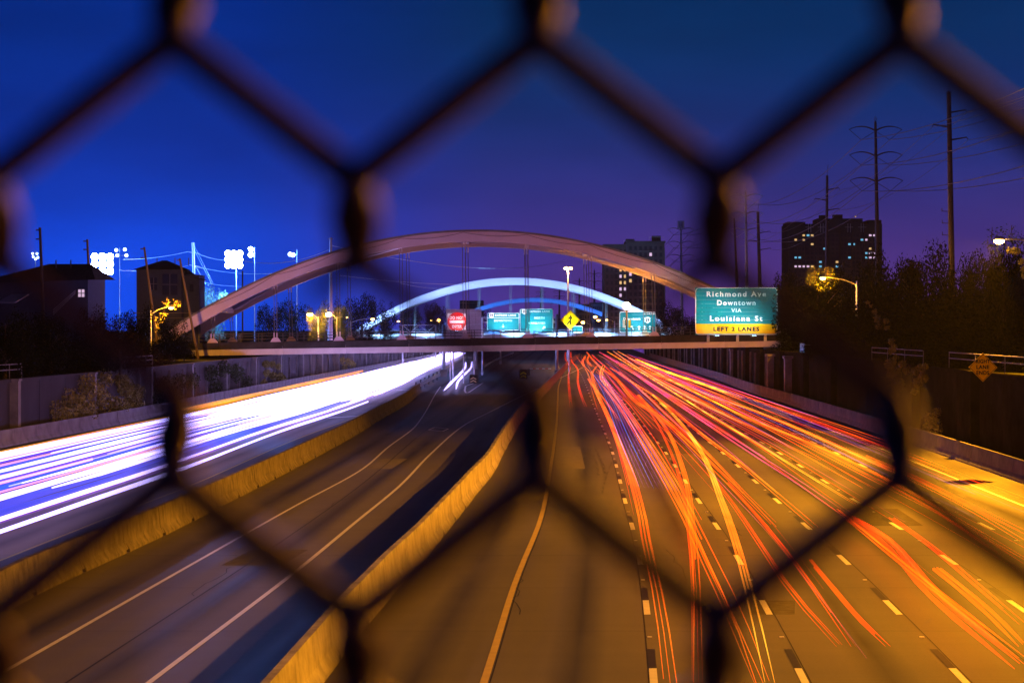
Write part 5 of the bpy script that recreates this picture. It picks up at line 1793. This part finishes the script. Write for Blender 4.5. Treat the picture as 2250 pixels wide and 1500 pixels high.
for k in range(54):
    off = fr_.uniform(.5, 15.6)
    y0_ = fr_.choice([118, 130, 150, 170, 190, 210, 95, 80]) + fr_.uniform(-8, 8)
    if off < 3.2:
        y0_ += 110
    y1_ = fr_.uniform(330, 590)
    sl = fr_.uniform(-.006, .006)
    ph = fr_.uniform(0, 6.3)
    am = fr_.uniform(.05, .45)
    n_ = 34
    ys_ = [y0_ + (y1_ - y0_) * i / n_ for i in range(n_ + 1)]
    z_ = fr_.uniform(.55, 1.0)
    mk, nm = fr_.choice([('t_red', 'red'), ('t_red', 'red'), ('t_orange', 'orange'), ('t_pink', 'pink'), ('t_pink', 'pink'), ('t_purple', 'violet'), ('t_purple', 'violet'), ('t_hot', 'pale')])
    r_ = fr_.choice([.014, .018, .025, .035])
    pts_ = [(LINE1(y) + off + sl * (y - 300) + am * math.sin(y / 46 + ph) * max(0, (y - 260)) / 300, y, z_) for y in ys_]
    tag(MB().tube(pts_, [r_ * .3] + [r_] * (n_ - 1) + [r_ * .5], 5).build('taillight_trail', M[mk], smooth=True), 'fine %s line in the fan of trails coming from under the bridge' % nm, 'light trail', gF + ', ' + nm)
gL = 'fine trails sweeping down the right hand lanes'
for k in range(22):
    off = fr_.choice([4.6, 7.6, 8.4, 9.2, 11.0, 11.8, 12.6, 14.4, 15.2]) + fr_.uniform(-.5, .5)
    y0_ = fr_.uniform(44, 92)
    y1_ = fr_.uniform(200, 420)
    z_ = fr_.uniform(.6, 1.0)
    ph = fr_.uniform(0, 6.3)
    dr = fr_.uniform(-.9, .9)
    mk, nm = fr_.choice([('t_red', 'red'), ('t_red', 'red'), ('t_orange', 'orange'), ('t_pink', 'pink')])
    r_ = fr_.choice([.010, .014, .020])
    n_ = 40
    ys_ = [y0_ + (y1_ - y0_) * i / n_ for i in range(n_ + 1)]
    pts_ = [(LINE1(y) + off + dr * math.sin(y / 120 + ph), y, z_) for y in ys_]
    tag(MB().tube(pts_, [r_ * min(1, .1 + i / 12) for i in range(n_ + 1)], 5).build('taillight_trail', M[mk], smooth=True), 'fine %s trail sweeping down the right hand lanes towards the viewer' % nm, 'light trail', gL + ', ' + nm)
vio = 'violet and blue streaks in the first main lane'
for k in range(9):
    s = k / 8
    x0, x1 = 1305 + 22 * s, 1405 + 85 * s
    pts = [(x0, 822 + 5 * s), (x0 + 28 + 12 * s, 880), (x0 + 55 + 35 * s, 960), (x1, 1070 + 8 * s)]
    tube_px('reflection_trail', pts, .55 + .1 * (k % 3), .022, M['t_purple'] if k % 3 else M['t_blue'], 'thin violet streak fanning out inside the first main lane', group=vio)
# short bright dashes of a blinking indicator
for k in range(11):
    y = 803 + k * 4.1
    x = 1326 - 5 * math.sin(k * .32) + max(0, k - 7) * 2
    for dx in (-2.6, 2.6):
        p = G(x + dx, y, .8)
        q = G(x + dx, y + 2.4, .8)
        tag(MB().tube([q, p], .06, 5).build('indicator_flash', M['t_yellow']), 'short yellow flash of the dotted double trail below the deck', 'light trail', 'yellow indicator flashes')

# white stream on the left carriageway
rr = random.Random(11)
FXL = lambda y: YELL(y)
wid = lambda y: max(6.0, (YELL(y) - BARLL(min(y, 500))) * .86)
gW = 'white headlight trails on the left carriageway'
def lane_trail(name, u, y0_, y1_, z, r, m, label, group, drift=0.0, n=6):
    ys_ = np.linspace(y0_, y1_, max(8, int((y1_ - y0_) / 9)))
    ph = rr.uniform(0, 6)
    pts = []
    for y in ys_:
        uu = u + drift * math.sin(y / 70 + ph) * .01
        pts.append((YELL(y) - uu * wid(y), y, z))
    rs_ = [r * (.9 + .2 * math.sin(i * .9 + ph)) for i in range(len(pts))]
    rs_[0] *= .4
    o = MB().tube(pts, rs_, n).build(name, m, smooth=True)
    return tag(o, label, 'light trail', group)


HT_ = 'headlight_trail'
lane_trail(HT_, .045, 40, 205, .68, .085, M['t_white'], 'lowest white trail nearest the long barrier', gW)
lane_trail(HT_, .120, 44, 215, .70, .085, M['t_white'], 'second lowest white trail above the bare blue strip', gW)
names = ('nearest the long barrier', 'in the middle lanes', 'nearest the ivy wall')
for k in range(24):
    u = .22 + .60 * k / 23 + rr.uniform(-.009, .009)
    y0_ = rr.choice([40, 40, 40, 40, 95, 150, 120])
    y1_ = rr.choice([590, 590, 520, 430, 600])
    z = rr.choice([.65, .68, .72, .85, .95])
    r = rr.choice([.03, .045, .065, .085, .11])
    reg = 0 if u < .4 else (1 if u < .65 else 2)
    lane_trail(HT_, u, y0_, y1_, z, r, M['t_white'] if rr.random() < .75 else M['t_white2'], 'dense white headlight trail among those %s' % names[reg], gW + ', ' + names[reg], drift=.6)
for k in range(26):
    u = .12 + .68 * k / 26
    lane_trail(HT_, u, 165 + rr.uniform(0, 80), 600, rr.choice([.65, .75, .9]), rr.choice([.08, .12, .16]), M['t_white'], 'far white headlight trail merging into the glare under the bridge', gW + ', far end', drift=.5)
for k in range(16):  # low tubes whose glow stands in for blue light on the road
    u = .17 + .66 * k / 15
    lane_trail('road_glow_tube', u, rr.choice([40, 40, 60, 90]), rr.choice([300, 420, 590]), rr.choice([.40, .5, .58]), rr.choice([.14, .2, .26]), M['t_deep'] if k % 4 else M['t_mauve'],
               'glowing tube standing in for blue light on the road between the white headlight trails', gW + ', blue streaks', drift=.5)
for k, (u, y0_, y1_, z, r, lab) in enumerate(((.87, 172, 335, 1.0, .13, 'thick amber trail along the top of the white stream'), (.84, 176, 325, .9, .10, 'second amber trail along the top of the white stream'),
                                        (.72, 60, 210, 1.1, .045, 'thin amber line in the upper white stream'), (.60, 50, 200, 1.1, .05, 'thin amber line across the middle of the white stream'),
                                        (.50, 40, 150, 1.2, .05, 'amber line in the middle of the white stream'), (.42, 88, 150, 1.0, .09, 'thick short amber trail in the middle of the white stream'),
                                        (.33, 40, 108, 1.1, .06, 'amber trail near the lower edge of the white stream'), (.15, 152, 178, 1.2, .06, 'short amber stub on the second lowest white trail'),
                                        (.06, 150, 176, .95, .06, 'short amber stub on the lowest white trail'), (.28, 40, 128, .95, .06, 'amber line just above the bare blue strip'))):
    lane_trail('marker_light_trail', u, y0_, y1_, z, r, M['t_amber'], lab, 'amber trails in the white stream')
tube_px(HT_, [(975, 858), (990, 842), (1012, 820), (1022, 807), (1023, 797)], .6, .17, M['t_white'], 'left one of the two curved white trails on the managed lane')
tube_px(HT_, [(1002, 855), (1006, 839), (1018, 825), (1034, 809), (1037, 796)], .6, .15, M['t_white'], 'right one of the two curved white trails on the managed lane')

# ------------------------------------------------------------------ the viewer's bridge and its chain link fence
dk = thing('footbridge_deck', 'concrete bridge walkway the viewer stands on', 'bridge', (0, -3.5, 5.7))
MB().box((0, 0, 0), (60, 8.6, .35)).build('deck_slab', M['old_concrete'], dk)
MB().box((0, 4.05, .32), (60, .25, .3)).build('kerb', M['old_concrete'], dk)

YF = 0.42
HXP = 397 / F * YF      # half pitch across
HYP = 476 / F * YF      # half pitch up
fence = thing('chain_link_fence', 'dark rusty chain link fence right in front of the lens', 'fence', (0, YF, CAMZ))
x_ref = (1178 - 1125) / F * YF - HXP
z_ref = (HOR - 960) / F * YF
wr = .0034
lap = .0046


def zigzag(thin, gapped):
    """one fence picket: a flattened helix that hooks its neighbours at every bend"""
    pts, rs_ = [], []
    pieces = []
    for row in range(-14, 15):
        z = row * HYP
        s = 1 if (row % 2 == 0) else -1
        x = s * HXP / 2
        xo = s * .0012
        f0 = wr * 1.05 if s > 0 else -wr * 1.05
        # come in on one side of the fence plane, leave on the other
        for dz, k, fx in ((-lap * 1.5, .955, -f0), (-lap * .8, 1.0, -f0 * .95), (0, 1.045, 0), (lap * .8, 1.0, f0 * .95), (lap * 1.5, .955, f0)):
            pts.append((x * k + xo, fx, z + dz))
            rs_.append(wr)
        a = Vector(pts[-1])
        b = Vector((-x * .955 - xo, f0, z + HYP - lap * 1.5))
        if row == 0 and thin:
            for q, k in ((.2, .80), (.35, .62), (.65, .58), (.85, .8)):
                pts.append(tuple(a.lerp(b, q)))
                rs_.append(wr * k)
        if row == 0 and gapped:
            # wire left out on purpose along this span: a short stub at either end
            pts.append(tuple(a.lerp(b, .05)))
            rs_.append(wr * .4)
            pieces.append((pts, rs_))
            pts, rs_ = [tuple(a.lerp(b, .72)), tuple(a.lerp(b, .86))], [wr * .25, wr * .7]
    pieces.append((pts, rs_))
    mb = MB()
    for p, r_ in pieces:
        mb.tube(p, r_, 10)
    return mb.mesh('fence_wire', M['wire'], True)


full_wire, thin_wire, gapped_wire = zigzag(False, False), zigzag(True, False), zigzag(False, True)
for c_ in range(-22, 23):
    Mx = Matrix.Translation((x_ref + HXP / 2 + c_ * HXP + 0.0, 0, z_ref))
    me = full_wire
    if c_ % 2:
        Mx = Mx @ Matrix.Diagonal((-1, 1, 1, 1))
    if -4 <= c_ <= 4:
        me = gapped_wire if c_ % 2 else thin_wire
    link('fence_wire', me, fence, Mx)
for x in (-1.2, 1.2):
    MB().tube([(x, .05, -1.8), (x, .05, .8)], .03, 10).build('fence_post', M['galv'], fence)
MB().tube([(-1.6, .03, .72), (1.6, .03, .72)], .021, 10).build('top_rail', M['galv'], fence)

# ------------------------------------------------------------------ haze
hz_m = bpy.data.materials.new('haze')
hz_m.use_nodes = True
t = hz_m.node_tree
t.nodes.clear()
o = t.nodes.new('ShaderNodeOutputMaterial')
pv = t.nodes.new('ShaderNodeVolumePrincipled')
pv.inputs['Color'].default_value = (0.92, 0.93, 1.0, 1)
pv.inputs['Density'].default_value = HAZE_DENSITY
pv.inputs['Anisotropy'].default_value = 0.0
t.links.new(pv.outputs[0], o.inputs['Volume'])
if HAZE_DENSITY > 0:
    hb = MB().box((0, 1235, 26), (3060, 2690, 54)).build('haze', hz_m)
    stuff(hb)
